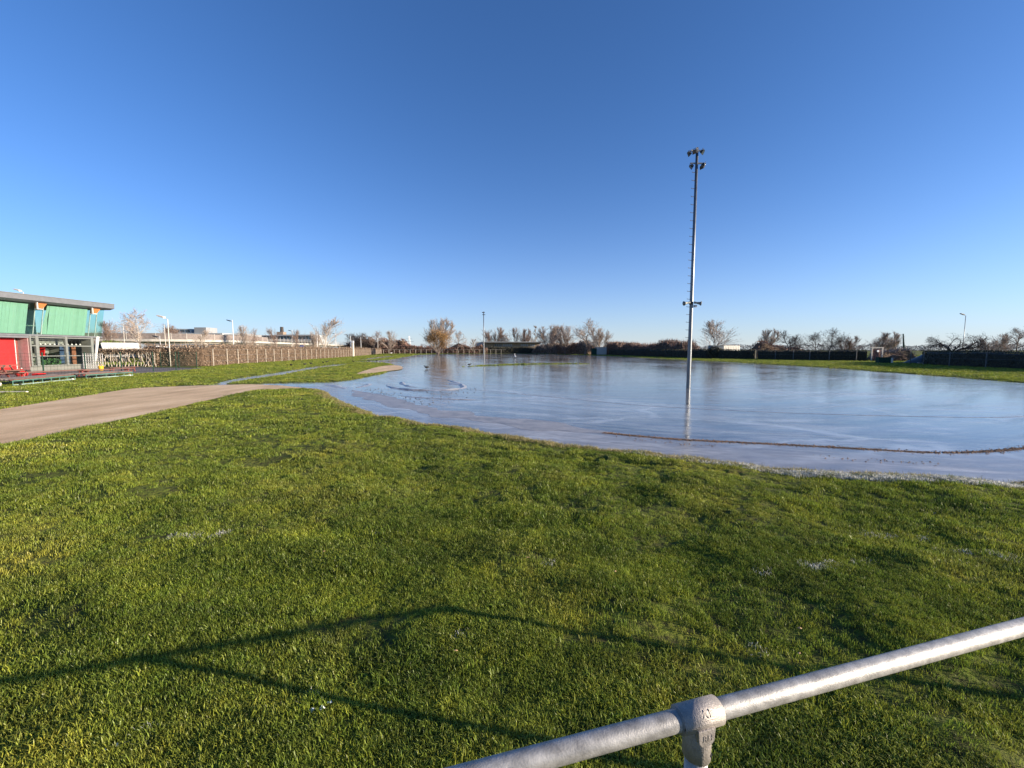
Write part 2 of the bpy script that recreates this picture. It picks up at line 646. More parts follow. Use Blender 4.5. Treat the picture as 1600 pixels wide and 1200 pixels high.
CRUMB = M('dark_ice_crumbs', (.10, .10, .105), .4, 0, .3, 5, island=.4)
ICEBIT = M('snow_ice', (.70, .74, .80), .4, 0, .1, 30)
LEAFF = M('fallen_leaf', (.42, .26, .12), .7, 0, .3, 20)

# ------------------------------------------------------------------ plan of the ground (metres)
MAIN = [(-16.6, 18.9), (-12, 19.3), (-9.3, 17.9), (-7.88, 17.28), (-6.72, 15.07), (-5.16, 12.57), (-4.23, 11.35), (-3.18, 10.25), (-2.36, 9.51), (-0.79, 8.5), (0.58, 7.42),
        (2.07, 6.61), (3.62, 5.77), (5.02, 5.32), (6.31, 5.01), (9, 4.6), (13, 4.8), (18, 7), (22, 11), (25, 16), (26.5, 21.5), (27.6, 25.6), (28.4, 30.7), (30.4, 40), (30.8, 50), (30.1, 65.3),
        (28.8, 93.75), (27.6, 120), (23.65, 154), (14.3, 186), (0, 196), (-27.6, 180), (-35.7, 166), (-29.4, 120), (-24, 88), (-21.4, 69.5), (-24.5, 60.5), (-19.2, 57.0), (-15.0, 51.5), (-13.0, 45.5),
        (-10, 37), (-9.46, 30.7), (-9, 24.4), (-9.3, 22.4), (-10.7, 21.7), (-13, 21), (-14.7, 20.25)]
MAIN = smooth_poly(MAIN, 1)
PUD1 = smooth_poly([(-14.4, 19.9), (-16.2, 23.5), (-17.6, 30.7), (-19.7, 40), (-21.2, 49), (-20.1, 52.5), (-18.5, 45), (-17.9, 38.4), (-15.9, 29.9), (-14.9, 23.9), (-14.3, 21)], 1)
PUD2 = smooth_poly([(-25.4, 67.3), (-33.6, 104), (-35, 122), (-30.2, 108), (-27.2, 86.2), (-24.4, 69.5)], 1)
SPIT = smooth_poly([(-10.7, 28.2), (-11.5, 31.6), (-13.1, 39.9), (-13.6, 45), (-12.2, 45.5), (-9.3, 36), (-9.9, 32.6), (-10.0, 29)], 2)
ISLES = [smooth_poly([(-7, 40.5), (-3, 43.6), (2, 48.2), (6, 50.0), (10.5, 50.4), (10.5, 51.6), (5, 52.3), (0, 50.3), (-4.5, 44.6)], 1),
         smooth_poly([(12, 51.8), (17, 51), (17.4, 52.3), (12.4, 53.2)], 1), smooth_poly([(19.4, 50.4), (25.6, 50.1), (25.3, 51.5), (19.2, 51.9)], 1)]
PATH = smooth_poly([(-14.0, 3), (-14.1, 11.0), (-14.95, 13.5), (-15.85, 16.2), (-16.3, 17.6), (-16.2, 18.2), (-15.4, 18.8), (-14.15, 19.45), (-12.65, 20.05), (-10.84, 19.4), (-9.1, 18.1), (-9.77, 17.56), (-10.6, 17.1), (-10.47, 15.7),
                    (-9.48, 11.1), (-9.2, 9.1), (-8.94, 7.7), (-8.89, 7.1), (-8.8, 3)], 0)
TERR = [(-36.4, 10), (-36.4, 40.2), (-27.8, 38.2), (-26.6, 33), (-25.9, 29.6), (-26.8, 27.5), (-26.2, 20), (-25.6, 10)]
RUTS = [[(-2.05, 7.75), (-1.37, 7.31), (-0.43, 6.83), (0.49, 6.25), (1.23, 6.03)], [(-0.43, 6.95), (0.99, 6.35), (2.2, 5.75), (2.97, 5.4)]]
WZ = -0.04


def water_sd(x, y):
    w = np.minimum(np.minimum(sdf(x, y, MAIN), sdf(x, y, PUD1)), sdf(x, y, PUD2))
    w = np.maximum(w, -sdf(x, y, PATH))
    w = np.maximum(w, -sdf(x, y, SPIT))
    for i in ISLES: w = np.maximum(w, -sdf(x, y, i) - .48)
    return w


def ground_z(x, y, w=None):
    if w is None: w = water_sd(x, y)
    r = np.hypot(x, y)
    near = np.clip((26 - r) / 12, 0, 1)
    hard = np.minimum(sdf(x, y, PATH), np.minimum(sdf(x, y, TERR), sdf(x, y, SPIT)))
    soft = np.clip(hard / .5, 0, 1)
    und = (fbm(x * .8, y * .8, 3) - .5) * .09 + (vnoise(x * 2.2, y * 3.2, 9) - .5) * .055
    z = und * near * soft + soft * .02 - (1 - soft) * .006
    for q in RUTS:
        d = seg_dist(x, y, q, False)
        z = z - .05 * np.exp(-(d / .07) ** 2) * near * (vnoise(x * 6, y * 6, 4) > .3)
    ww = w + (fbm(x * 1.8, y * 1.8, 21, 4) - .5) * .40 * np.clip(hard / .3, 0, 1)
    t = np.clip((ww + .55) / .95, 0, 1)
    t = t * t * (3 - 2 * t)
    return -.12 + (z + .12) * t


def polar_grid():
    rows = [1.0]
    while rows[-1] < 250:
        r = rows[-1]
        rows.append(r + min(max(.04, r * r / 572), .03 * r))
    while rows[-1] < 7000: rows.append(rows[-1] * 1.12)
    rows = np.array([.002, .4] + rows)
    front = np.arange(-64, 64.01, .17)
    back = np.arange(68, 292, 4.0)
    return rows, np.radians(front), np.radians(back)


rows, fa, ba = polar_grid()
ang = np.concatenate([fa, ba])
RR, AA = np.meshgrid(rows, ang, indexing='ij')
GX, GY = RR * np.sin(AA), RR * np.cos(AA)
GW = water_sd(GX, GY)
GZ = ground_z(GX, GY, GW)
nr, na = GX.shape
idx = np.arange(nr * na).reshape(nr, na)
nxt = np.roll(idx, -1, axis=1)
Q = np.stack([idx[:-1], nxt[:-1], nxt[1:], idx[1:]], -1).reshape(-1, 4)[:, ::-1]
V = np.stack([GX, GY, GZ], -1).reshape(-1, 3)
ground = np_mesh('ground', V, Q, SOIL, smooth=True)
tag(ground, kind='structure')

# ice sheet (lake and frozen puddles) lying a little below the turf
LINE = [(-30, 21), (-7.6, 19.5), (-6.65, 17.56), (-5.2, 15.29), (-3.08, 12.42), (-1.69, 10.88), (0.0, 9.77), (1.37, 8.79), (2.07, 8.3), (3.14, 7.75), (4.63, 7.42), (6.03, 7.02), (6.85, 6.74), (7.75, 6.79), (8.83, 7.06), (14, 9), (22, 15)]
lx, ly = np.array([p[0] for p in LINE]), np.array([p[1] for p in LINE])
nf = len(fa)
k0, k1 = int(np.searchsorted(rows, 4.2)), int(np.searchsorted(rows, 240))
keep = GW[k0:k1, :nf] < 1.2
sub = idx[k0:k1, :nf]
kq = keep[:-1, :-1] | keep[1:, :-1] | keep[:-1, 1:] | keep[1:, 1:]
IQ = np.stack([sub[:-1, :-1], sub[:-1, 1:], sub[1:, 1:], sub[1:, :-1]], -1)[kq][:, ::-1]
used, inv = np.unique(IQ, return_inverse=True)
IV = V[used].copy()
IV[:, 2] = WZ
ice = np_mesh('ice', IV, inv.reshape(-1, 4), ICE, smooth=True)
band = (IV[:, 1] - np.interp(IV[:, 0], lx, ly)) * .7
att = ice.data.attributes.new('band', 'FLOAT', 'POINT')
att.data.foreach_set('value', band.astype(np.float32))
tag(ice, kind='structure')


def sheet(name, poly, z, mat, kind='structure'):
    me = bpy.data.meshes.new(name)
    bm = bmesh.new()
    f = bm.faces.new([bm.verts.new((x, y, z)) for x, y in poly])
    bmesh.ops.triangulate(bm, faces=[f])
    bmesh.ops.recalc_face_normals(bm, faces=bm.faces)
    bm.to_mesh(me)
    bm.free()
    me.materials.append(mat)
    o = bpy.data.objects.new(name, me)
    C.objects.link(o)
    return tag(o, kind=kind)


sheet('path', PATH, .006, TRACK)
sheet('track_patch', SPIT, .006, TRACK)
sheet('terrace', TERR, .008, PAVE)

# ------------------------------------------------------------------ grass: one object of scattered tufts each
rng = np.random.default_rng(5)


def tuft_mesh(name, mat, n, rad, h, w, lean):
    vs, fs = [], []
    for i in range(n):
        a, rr = rng.uniform(0, 6.283), rad * math.sqrt(rng.uniform())
        bx, by = rr * math.cos(a), rr * math.sin(a)
        hh = h * rng.uniform(.45, 1.15)
        d = rng.uniform(0, 6.283)
        ln = lean * rng.uniform(.2, 1.3) * hh
        dx, dy = math.cos(d) * ln, math.sin(d) * ln
        ww = w * rng.uniform(.7, 1.3) / 2
        q = d + math.pi / 2 + rng.uniform(-.8, .8)
        px, py = math.cos(q) * ww, math.sin(q) * ww
        b = len(vs)
        vs += [(bx - px, by - py, -.01), (bx + px, by + py, -.01),
               (bx + dx * .35 - px * .8, by + dy * .35 - py * .8, hh * .6), (bx + dx * .35 + px * .8, by + dy * .35 + py * .8, hh * .6),
               (bx + dx, by + dy, hh * (1 - .25 * abs(ln) / hh))]
        fs += [(b, b + 1, b + 3), (b, b + 3, b + 2), (b + 2, b + 3, b + 4)]
    me = bpy.data.meshes.new(name)
    me.from_pydata(vs, [], fs)
    me.materials.append(mat)
    return bpy.data.objects.new(name, me)


def scatter(name, pts, rot, scl, ids, sources, mat):
    col = bpy.data.collections.new(name + '_sources')
    for i, s in enumerate(sources): col.objects.link(s)
    me = bpy.data.meshes.new(name)
    me.vertices.add(len(pts))
    me.vertices.foreach_set('co', np.ascontiguousarray(pts, np.float32).ravel())
    for nm, typ, dat, key in (('rot', 'FLOAT_VECTOR', rot, 'vector'), ('scl', 'FLOAT', scl, 'value'), ('pick', 'INT', ids, 'value')):
        a = me.attributes.new(nm, typ, 'POINT')
        a.data.foreach_set(key, np.ascontiguousarray(dat, np.int32 if typ == 'INT' else np.float32).ravel())
    me.materials.append(mat)
    o = bpy.data.objects.new(name, me)
    C.objects.link(o)
    ng = bpy.data.node_groups.new(name, 'GeometryNodeTree')
    ng.interface.new_socket('Geometry', in_out='INPUT', socket_type='NodeSocketGeometry')
    ng.interface.new_socket('Geometry', in_out='OUTPUT', socket_type='NodeSocketGeometry')
    n, l = ng.nodes, ng.links
    gi, go = n.new('NodeGroupInput'), n.new('NodeGroupOutput')
    ci = n.new('GeometryNodeCollectionInfo')
    ci.inputs['Collection'].default_value = col
    ci.inputs['Separate Children'].default_value = True
    ci.inputs['Reset Children'].default_value = True
    ip = n.new('GeometryNodeInstanceOnPoints')
    ip.inputs['Pick Instance'].default_value = True
    l.new(gi.outputs[0], ip.inputs['Points'])
    l.new(ci.outputs[0], ip.inputs['Instance'])
    for nm, typ, sock in (('rot', 'FLOAT_VECTOR', 'Rotation'), ('scl', 'FLOAT', 'Scale'), ('pick', 'INT', 'Instance Index')):
        na_ = n.new('GeometryNodeInputNamedAttribute')
        na_.data_type = typ
        na_.inputs['Name'].default_value = nm
        l.new(na_.outputs['Attribute'], ip.inputs[sock])
    l.new(ip.outputs[0], go.inputs[0])
    md = o.modifiers.new('scatter', 'NODES')
    md.node_group = ng
    return o


def sample_polar(n, r0, r1, expo, amax=62):
    """n points whose density per square metre falls as r**-expo"""
    k = 2 - expo
    u = rng.uniform(size=n)
    r = (r0 ** k + u * (r1 ** k - r0 ** k)) ** (1 / k)
    a = np.radians(rng.uniform(-amax, amax, n))
    return r * np.sin(a), r * np.cos(a)


edge = [(1.9, 6.58), (2.5, 6.18), (3.1, 5.84), (3.7, 5.46), (4.22, 5.28), (4.94, 5.08), (5.57, 4.91), (6.13, 4.78), (7.5, 4.52), (9, 4.35)]
x1, y1 = sample_polar(19000, .9, 4.2, 0.0)
x2, y2 = sample_polar(165000, 4.2, 190, 1.62)
gx, gy = np.concatenate([x1, x2]), np.concatenate([y1, y2])
gw = water_sd(gx, gy)
gz = ground_z(gx, gy, gw)
hard = np.minimum(sdf(gx, gy, PATH), np.minimum(sdf(gx, gy, TERR), sdf(gx, gy, SPIT)))
ok = (gz > WZ + .004) & (hard > .02) & ~((gx < -30) & (gy < 44) & (gx > -60))
ok &= (seg_dist(gx, gy, edge, False) > .085) | (gx < 3.6) | (fbm(gx * 2.1, gy * 2.1, 71) < .42)
ok &= (sdf(gx, gy, ISLES[1]) > .3) & (sdf(gx, gy, ISLES[2]) > .3)
# trodden gaps
bare = fbm(gx * 1.3, gy * 1.3, 55, 3)
ok &= ~((bare > .655) & (rng.uniform(size=len(gx)) < .72) & (np.hypot(gx, gy) < 12))
gx, gy, gz, gw = gx[ok], gy[ok], gz[ok], gw[ok]
gr = np.hypot(gx, gy)
srcs = [tuft_mesh('grass_tuft_%02d' % i, GRASS, 52, .060, .031, .0031, .85) for i in range(6)]
srcs += [tuft_mesh('grass_tuft_lod_%02d' % i, GRASS, 32, .085, .034, .0062, .8) for i in range(3)]
n = len(gx)
ids = np.where(gr < 9, rng.integers(0, 6, n), 6 + rng.integers(0, 3, n))
scl = (np.where(gr < 9, 1.0, 1.0) + np.clip(gr - 6, 0, 40) * .028 + np.clip(gr - 46, 0, 200) * .006) * rng.uniform(.75, 1.25, n) * (.45 + 1.1 * fbm(gx * 1.6, gy * 1.6, 31, 3))
rot = np.stack([rng.normal(0, .12, n), rng.normal(0, .12, n), rng.uniform(0, 6.283, n)], -1)
grass = scatter('grass', np.stack([gx, gy, gz], -1), rot, scl, ids, srcs, GRASS)
tag(grass, 'short winter lawn grass around the frozen lake', 'grass', kind='stuff')


def along(lines, n, spread):
    out = []
    for pts, wgt in lines:
        p = np.array(pts, float)
        s = np.concatenate([[0], np.cumsum(np.hypot(*np.diff(p, axis=0).T))])
        m = int(n * wgt)
        t = rng.uniform(0, s[-1], m)
        xx, yy = np.interp(t, s, p[:, 0]), np.interp(t, s, p[:, 1])
        out.append(np.stack([xx + rng.normal(0, spread, m), yy + rng.normal(0, spread * .8, m)], -1))
    return np.vstack(out)


fr = np.vstack([along([(edge, 1)], 560, .05), along([(edge[3:], 1)], 1300, .035)])
fr = np.vstack([fr, along([([(1.6, 2.9), (2.9, 3.13)], .4), ([(-3.4, 3.4), (-2.3, 3.62)], .3), ([(3.1, 3.6), (3.7, 3.5)], .25), ([(3.5, 3.3), (4.3, 3.05)], .4)], 26, .03)])
spots = np.array([(-1.23, 3.68), (-.92, 1.78), (-1.68, 1.58), (-4.08, 3.46), (1.39, 2.19), (-.51, 2.22), (.29, 3.06), (4.36, 4.05)])
fr = np.vstack([fr] + [np.stack([rng.normal(s[0], .1, 1), rng.normal(s[1], .03, 1)], -1) for s in spots])
fz = ground_z(fr[:, 0], fr[:, 1])
m_ = fz > WZ + .003
fr, fz = fr[m_], fz[m_]
fs_ = [tuft_mesh('frosted_tuft_%02d' % i, FROST, 60, .07, .030, .0034, .9) for i in range(3)]
frs = np.where(seg_dist(fr[:, 0], fr[:, 1], edge, False) < .2, 1.35, .85)
n = len(fr)
o = scatter('frosted_grass', np.column_stack([fr, fz]), np.stack([rng.normal(0, .1, n), rng.normal(0, .1, n), rng.uniform(0, 6.28, n)], -1), rng.uniform(.8, 1.15, n) * frs, rng.integers(0, 3, n), fs_, FROST)
tag(o, 'white frosted grass in streaks along the ice edge', 'grass', kind='stuff')

sh = along([(MAIN[3:32], 1.0)], 8000, .15)
sz = ground_z(sh[:, 0], sh[:, 1])
rr_ = np.hypot(sh[:, 0], sh[:, 1])
m_ = (sz > WZ + .001) & (sz < .012) & (rr_ < 40) & (sdf(sh[:, 0], sh[:, 1], PATH) > .05)
sh, sz, rr_ = sh[m_], sz[m_], rr_[m_]
ds_ = [tuft_mesh('dry_tuft_%02d' % i, DRY, 34, .075, .06, .004, 1.0) for i in range(3)]
n = len(sh)
o = scatter('dry_grass', np.column_stack([sh, sz]), np.stack([rng.normal(0, .15, n), rng.normal(0, .15, n), rng.uniform(0, 6.28, n)], -1), rng.uniform(.7, 1.2, n), rng.integers(0, 3, n), ds_, DRY)
tag(o, 'dry brownish grass fringe at the edge of the ice', 'grass', kind='stuff')

# ------------------------------------------------------------------ marks on the ice
def chips(name, mat, P, size, z, flat=.35):
    n = len(P)
    s = size * rng.uniform(.4, 1.3, n)
    V, T = np.zeros((n, 5, 3)), []
    a = rng.uniform(0, 6.28, n)
    for k in range(4):
        q = a + k * 1.57 + rng.uniform(-.4, .4, n)
        V[:, k, 0] = P[:, 0] + np.cos(q) * s
        V[:, k, 1] = P[:, 1] + np.sin(q) * s * rng.uniform(.4, 1, n)
        V[:, k, 2] = z + rng.uniform(0, .2, n) * s
    V[:, 4] = V[:, :4].mean(1)
    V[:, 4, 2] = z + s * flat * rng.uniform(.5, 1.6, n)
    b = np.arange(n)[:, None] * 5
    T = np.concatenate([np.concatenate([b + k, b + (k + 1) % 4, b + 4], 1) for k in range(4)], 0)
    return np_mesh(name, V.reshape(-1, 3), T, mat)


dl = smooth_poly([(1.9, 8.42), (2.07, 8.3), (3.14, 7.75), (4.63, 7.42), (6.03, 7.02), (6.85, 6.74), (7.75, 6.79), (8.83, 7.06), (12, 8.0)], 2, False)
P = along([(dl, 1)], 7000, .03)
P = P[vnoise(P[:, 0] * 3.1, P[:, 1] * 3.1, 5) > .04]
P = np.vstack([P, along([(dl, 1)], 900, .09), along([([(4.9, 6.55), (5.6, 6.2), (6.4, 6.1)], 1)], 45, .09), along([([(2.2, 7.9), (3.6, 7.2)], 1)], 60, .1)])
tag(chips('leaf_litter', LITTER, P, .015, WZ + .002, .6), 'brown line of dead leaves and clods frozen in the ice', 'litter', kind='stuff')


def ribbon(mb, pts, w0, h, z, seed, step=.12):
    p = np.array(smooth_poly(pts, 2, False))
    s = np.concatenate([[0], np.cumsum(np.hypot(*np.diff(p, axis=0).T))])
    t = np.arange(0, s[-1], step)
    x, y = np.interp(t, s, p[:, 0]), np.interp(t, s, p[:, 1])
    dx, dy = np.gradient(x), np.gradient(y)
    L = np.hypot(dx, dy) + 1e-9
    nx, ny = -dy / L, dx / L
    ends = np.clip(np.minimum(t, s[-1] - t) / (.15 * s[-1] + .01), 0, 1)
    wl = w0 * (.35 + 1.3 * fbm(t * 1.3, t * 0 + seed, seed)) * ends + .004
    wr = w0 * (.35 + 1.3 * fbm(t * 1.3, t * 0 + seed + 9, seed + 5)) * ends + .004
    hh = h * (.3 + 1.4 * vnoise(t * 2.1, t * 0 + seed, seed + 3)) * ends
    vs, fs = [], []
    for i in range(len(t)):
        vs += [(x[i] + nx[i] * wl[i], y[i] + ny[i] * wl[i], z), (x[i], y[i], z + hh[i] + .001), (x[i] - nx[i] * wr[i], y[i] - ny[i] * wr[i], z)]
    for i in range(len(t) - 1):
        a = 3 * i
        fs += [(a, a + 3, a + 4, a + 1), (a + 1, a + 4, a + 5, a + 2)]
    mb.add(vs, fs)


mb = MB()
ribbon(mb, [(-6.8, 17.6), (-5.2, 15.29), (-3.08, 12.42), (-1.69, 10.88), (0.0, 9.77), (1.37, 8.79), (2.4, 8.2)], .48, .004, WZ + .002, 3)
tag(mb.build('exposed_track', WETTRACK, smooth=True), kind='structure')
mb = MB()
ribbon(mb, [(-2.1, 18.16), (0.0, 16.22), (2.21, 14.26), (3.9, 12.57), (6.97, 11.23), (9.83, 10.55), (12.73, 10.25), (18, 12)], .04, .003, WZ + .002, 11)
ribbon(mb, [(-6.15, 20.24), (-5.37, 18.48), (-4.34, 17.56), (-2.94, 17.28), (-2.19, 18.16), (-2.16, 19.14), (-2.97, 21.9), (-3.79, 23.86)], .16, .035, WZ + .002, 17)
ribbon(mb, [(-5.9, 22.2), (-5.3, 20.2), (-4.6, 19.0), (-4.2, 18.8)], .13, .03, WZ + .002, 23)
ribbon(mb, [(-9.3, 20.7), (-8.58, 19.86), (-7.8, 18.9), (-7.3, 18.1)], .22, .02, WZ + .002, 29)
ribbon(mb, [(-7.2, 21.0), (-6.9, 19.6), (-7.0, 18.6)], .14, .02, WZ + .002, 31)
ribbon(mb, [(-3.2, 21.2), (-2.6, 20.3), (-2.2, 19.6)], .28, .03, WZ + .002, 37)
ribbon(mb, [(-4.1, 15.2), (-2.4, 14.3), (-1.0, 14.0)], .06, .012, WZ + .002, 41)
tag(mb.build('ice_ridges', RIDGE), 'low cracked pressure ridges curving across the ice', 'ice ridge', kind='stuff')
P = np.stack([rng.uniform(-6.5, -1.5, 420), rng.uniform(12.5, 18.5, 420)], -1)
P = P[P[:, 1] > np.interp(P[:, 0], lx, ly) + .2]
tag(chips('ice_crumbs', CRUMB, P, .03, WZ + .002, .5), 'scattered dark crumbs frozen into the ice', 'ice crumbs', kind='stuff')
P = np.array([(-.86, 1.76), (-.84, 1.79), (-.90, 1.75), (-1.65, 1.56), (-1.62, 1.58)])
zz = float(ground_z(np.array([-.86]), np.array([1.76]))[0])
tag(chips('ice_lumps', ICEBIT, P, .012, zz + .012, .8), 'few white lumps of ice lying in the lawn', 'ice', kind='stuff')
P = np.array([(1.66, 2.28), (1.52, 2.08), (1.9, 2.0), (.12, 3.1), (-.3, 2.1), (2.2, 2.4), (-1.5, 3.2), (.75, 2.9), (1.1, 1.4), (-.15, 1.35)])
tag(chips('fallen_leaves', LEAFF, P, .022, .05, .4), 'few small tan leaves lying on the lawn', 'leaves', kind='stuff')

# ------------------------------------------------------------------ pipe railing by the camera
rail_dir = unit(np.array((1.0, .272, 0)))
tee = np.array((.36, .752, .945))
rail = thing('pipe_railing', (float(tee[0]), float(tee[1]), 0), 'galvanised steel pipe railing crossing the lower right corner', 'railing')
T_POST = [-2.1, 0.0, 1.67, 3.26]


def rp(t, z=None):
    p = tee + rail_dir * t
    if z is not None: p = np.array((p[0], p[1], z))
    return p


MB().tube([rp(-3.2), rp(0), rp(3.30)], .0188, 48).build('top_rail', GALV, rail, True)
for t in T_POST:
    MB().tube([rp(t, -.25), rp(t, .91)], .0212, 40).build('post', GALV, rail, True)
    m = MB()
    # cast tee: bored collar with rounded lips on the rail and a socket on the post
    m.tube([rp(t - .040), rp(t - .046), rp(t - .044), rp(t + .044), rp(t + .046), rp(t + .040)], [.0192, .0225, .0248, .0248, .0225, .0192], 48, False)
    fit = m.build('tee_fitting', GALV_CAST, rail, True)
    b0 = rp(t)
    m2 = MB()
    m2.tube([(b0[0], b0[1], .866), (b0[0], b0[1], .862), (b0[0], b0[1], .865), (b0[0], b0[1], .912), (b0[0], b0[1], .92), (b0[0], b0[1], .94)], [.0215, .025, .0262, .0262, .0245, .0235], 48, False)
    m2.build('socket', GALV_CAST, fit, True)
    # flat boss on the camera side with the embossed letters, and the grub screw
    nrm = np.array((rail_dir[1], -rail_dir[0], 0))
    m3 = MB()
    c = np.array((b0[0], b0[1], 0)) + nrm * .013
    prof = [(-.017, .913), (-.011, .906), (0, .9035), (.011, .906), (.017, .913), (.019, .938), (-.019, .938)]
    m3.extr([c + rail_dir * a + np.array((0, 0, z)) for a, z in prof], nrm * .0142)
    m3.build('boss', GALV_CAST, fit, False, .0015)
    m4 = MB()
    q = np.array((b0[0], b0[1], .878)) + unit(nrm + rail_dir * .7) * .0255
    m4.tube([q, q + unit(nrm + rail_dir * .45) * .002], .0035, 12)
    m4.build('grub_screw', DARKM, fit)


def text_mesh(name, txt, size, depth, mat, parent, loc, xaxis, up):
    cu = bpy.data.curves.new(name, 'FONT')
    cu.body = txt
    cu.size = size
    cu.extrude = depth
    cu.align_x = 'CENTER'
    cu.align_y = 'CENTER'
    to = bpy.data.objects.new(name, cu)
    C.objects.link(to)
    dg = bpy.context.evaluated_depsgraph_get()
    me = bpy.data.meshes.new_from_object(to.evaluated_get(dg))
    bpy.data.objects.remove(to)
    x = Vector(xaxis).normalized()
    u = Vector(up).normalized()
    z = x.cross(u)
    mt = Matrix((x, u, z)).transposed().to_4x4()
    mt.translation = Vector(loc) - ORI[parent.name]
    me.transform(mt)
    me.materials.clear()
    me.materials.append(mat)
    o = bpy.data.objects.new(name, me)
    C.objects.link(o)
    o.parent = parent
    return o


nrm = np.array((rail_dir[1], -rail_dir[0], 0))
fit0 = [c for c in rail.children if c.name.startswith('tee_fitting')][1]
ORI[fit0.name] = ORI[rail.name]
text_mesh('embossed_letters', 'RH', .017, .0005, GALV_CAST, fit0, tuple(tee * (1, 1, 0) + nrm * .0275 + np.array((0, 0, .921)) + rail_dir * .002), rail_dir, (0, 0, 1))
un = unit(nrm * .75 + np.array((0, 0, .66)))
text_mesh('embossed_mark', 'A1', .019, .0005, GALV_CAST, fit0, tuple(tee + un * .0248 + rail_dir * .006), tuple(rail_dir), tuple(np.cross(un, rail_dir)))

# ------------------------------------------------------------------ flood-light masts
def mast(loc, h, r0, label, detail, az=0.0):
    t = thing('floodlight_mast', loc, label, 'mast', 'floodlight masts standing in the ice')
    x, y, z = loc
    n = 20 if detail else 10
    lean = .03 if detail else 0.0
    MB().tube([(x, y, -.3), (x, y, .02), (x + lean * .5, y, h * .5), (x + lean, y, h)], [r0, r0, r0 * .80, r0 * .60], n).build('pole', MAST, t, True)
    pegs = 22 if detail else 0
    m = None
    for k in range(pegs):
        zz = 2.2 + k * (h - 2.9) / pegs
        px = x + lean * zz / h - r0 * (1 - .4 * zz / h)
        MB().tube([(px + .02, y - .02, zz), (px - .14, y - .06, zz), (px - .15, y - .06, zz + .03)], .011, 6).build('climbing_peg', MAST, t)

    def lamp(c, yaw, pitch):
        """floodlight: deep tapered housing, glass front, yoke"""
        mm = Euler((pitch, 0, yaw)).to_matrix()
        tr = lambda p: Vector(c) + mm @ Vector(p)
        b = MB()
        rings = [(-.085, .025, .02), (-.065, .062, .05), (.01, .10, .075), (.05, .108, .083)]
        vs, fs = [], []
        for yy, a, e in rings:
            vs += [tr(p) for p in ((-a, yy, -e), (-a * .7, yy, e * 1.05), (a * .7, yy, e * 1.05), (a, yy, -e))]
        for i in range(3):
            for k in range(4): fs.append((i * 4 + k, i * 4 + (k + 1) % 4, i * 4 + 4 + (k + 1) % 4, i * 4 + 4 + k))
        fs += [(3, 2, 1, 0)]
        b.add(vs, fs)
        o = b.build('floodlight', DARKM, t)
        g = MB().add([tr(p) for p in ((-.10, .0485, -.079), (-.072, .0485, .081), (.072, .0485, .081), (.10, .0485, -.079))], [(0, 1, 2, 3)])
        g.build('lamp_glass', WINDOWF, o)
        y_ = MB().tube([tr((-.108, 0, 0)), tr((-.108, 0, .115)), tr((.108, 0, .115)), tr((.108, 0, 0))], .01, 6)
        y_.build('yoke', MAST, o)
    xt = x + lean
    for (zt, specs) in ((h - .22, [(-.30, .05, 1.5, -.5), (-.15, -.14, 2.2, -.5), (.17, -.10, -2.3, -.6)]), (h - .74, [(-.18, .08, 1.4, -.75), (.25, -.08, -1.7, -.6), (.29, .1, -1.2, -.7)])):
        MB().box((xt, y, zt + .1), (.56, .05, .05)).build('crossarm', MAST, t)
        for dx, dy, yaw, pit in specs: lamp((xt + dx, y + dy, zt), yaw, pit)
    if detail:
        zz = 3.70
        MB().tube([(x, y, zz - .06), (x, y, zz + .06)], r0 * .93, 20).build('bracket_band', DARKM, t, True)
        for s in (-1, 1):
            a = np.array((x + s * .12, y - .08, zz + .02))
            d = unit(np.array((s * 1.0, -.25, -.18)))
            MB().tube([a - d * .03, a, a + d * .08, a + d * .2, a + d * .27, a + d * .275, a + d * .20], [.045, .05, .04, .06, .10, .095, .03], 14).build('horn_speaker', GREYF, t, True)
        MB().box((x + .16, y - .06, zz - .13), (.12, .1, .1)).build('junction_box', WHITE, t, False, .01)
    return t


mast((7.87, 18.5, 0), 10.25, .090, 'tall galvanised floodlight mast with horn loudspeakers, nearest mast in the ice', True)
mast((-6.62, 98.0, 0), 10.6, .14, 'distant thin floodlight mast reflected in the far ice', False)

# ------------------------------------------------------------------ clubhouse
FX = -36.0
club = thing('clubhouse', (FX, 28, 0), 'low clubhouse with slanted green glass upper storey and flat grey roof', 'building')
YE = 36.65
# roof slab with overhang, thick front edge that tapers to a thin lip
mb = MB().extr([(FX + .95, 12, 5.66), (FX + .95, 12, 5.28), (FX + .55, 12, 5.15), (-50, 12, 5.15), (-50, 12, 5.52)], (0, 25.1, 0))
roof = mb.build('roof', ROOFM, club)
MB().box((FX + .955, 24.55, 5.665), (.06, 25.15, .04)).build('roof_trim', GREYF, roof)
# slanted upper storey: each pane is its own part, mullions between
zb, zt = 2.82, 5.15
xb, xt = FX, FX + .42


def slant(y, z, off=0.0):
    k = (z - zb) / (zt - zb)
    return (xb + (xt - xb) * k + off, y, z)


seams = [16.0, 19.8, 20.3, 23.6, 24.1, 27.4, 27.9, 31.45, 32.0, 35.55, 36.1, 36.7]
pan = []
for a, b_ in zip(seams[:-1], seams[1:]):
    nsub = max(1, round((b_ - a) / 1.2))
    for k in range(nsub):
        ya, yb = a + (b_ - a) * k / nsub, a + (b_ - a) * (k + 1) / nsub
        ya2, yb2 = ya, yb
        m = MB().extr([slant(ya + .012, zb + .02), slant(yb - .012, zb + .02), slant(yb2 - .012, zt - .02), slant(ya2 + .012, zt - .02)], (-.02, 0, 0))
        m.build('glass_panel', GLASSG, club)
for s in seams[:-1]:
    MB().extr([slant(s - .02, zb, .012), slant(s + .02, zb, .012), slant(s + .02, zt, .012), slant(s - .02, zt, .012)], (-.05, 0, 0)).build('mullion', PALEG, club)
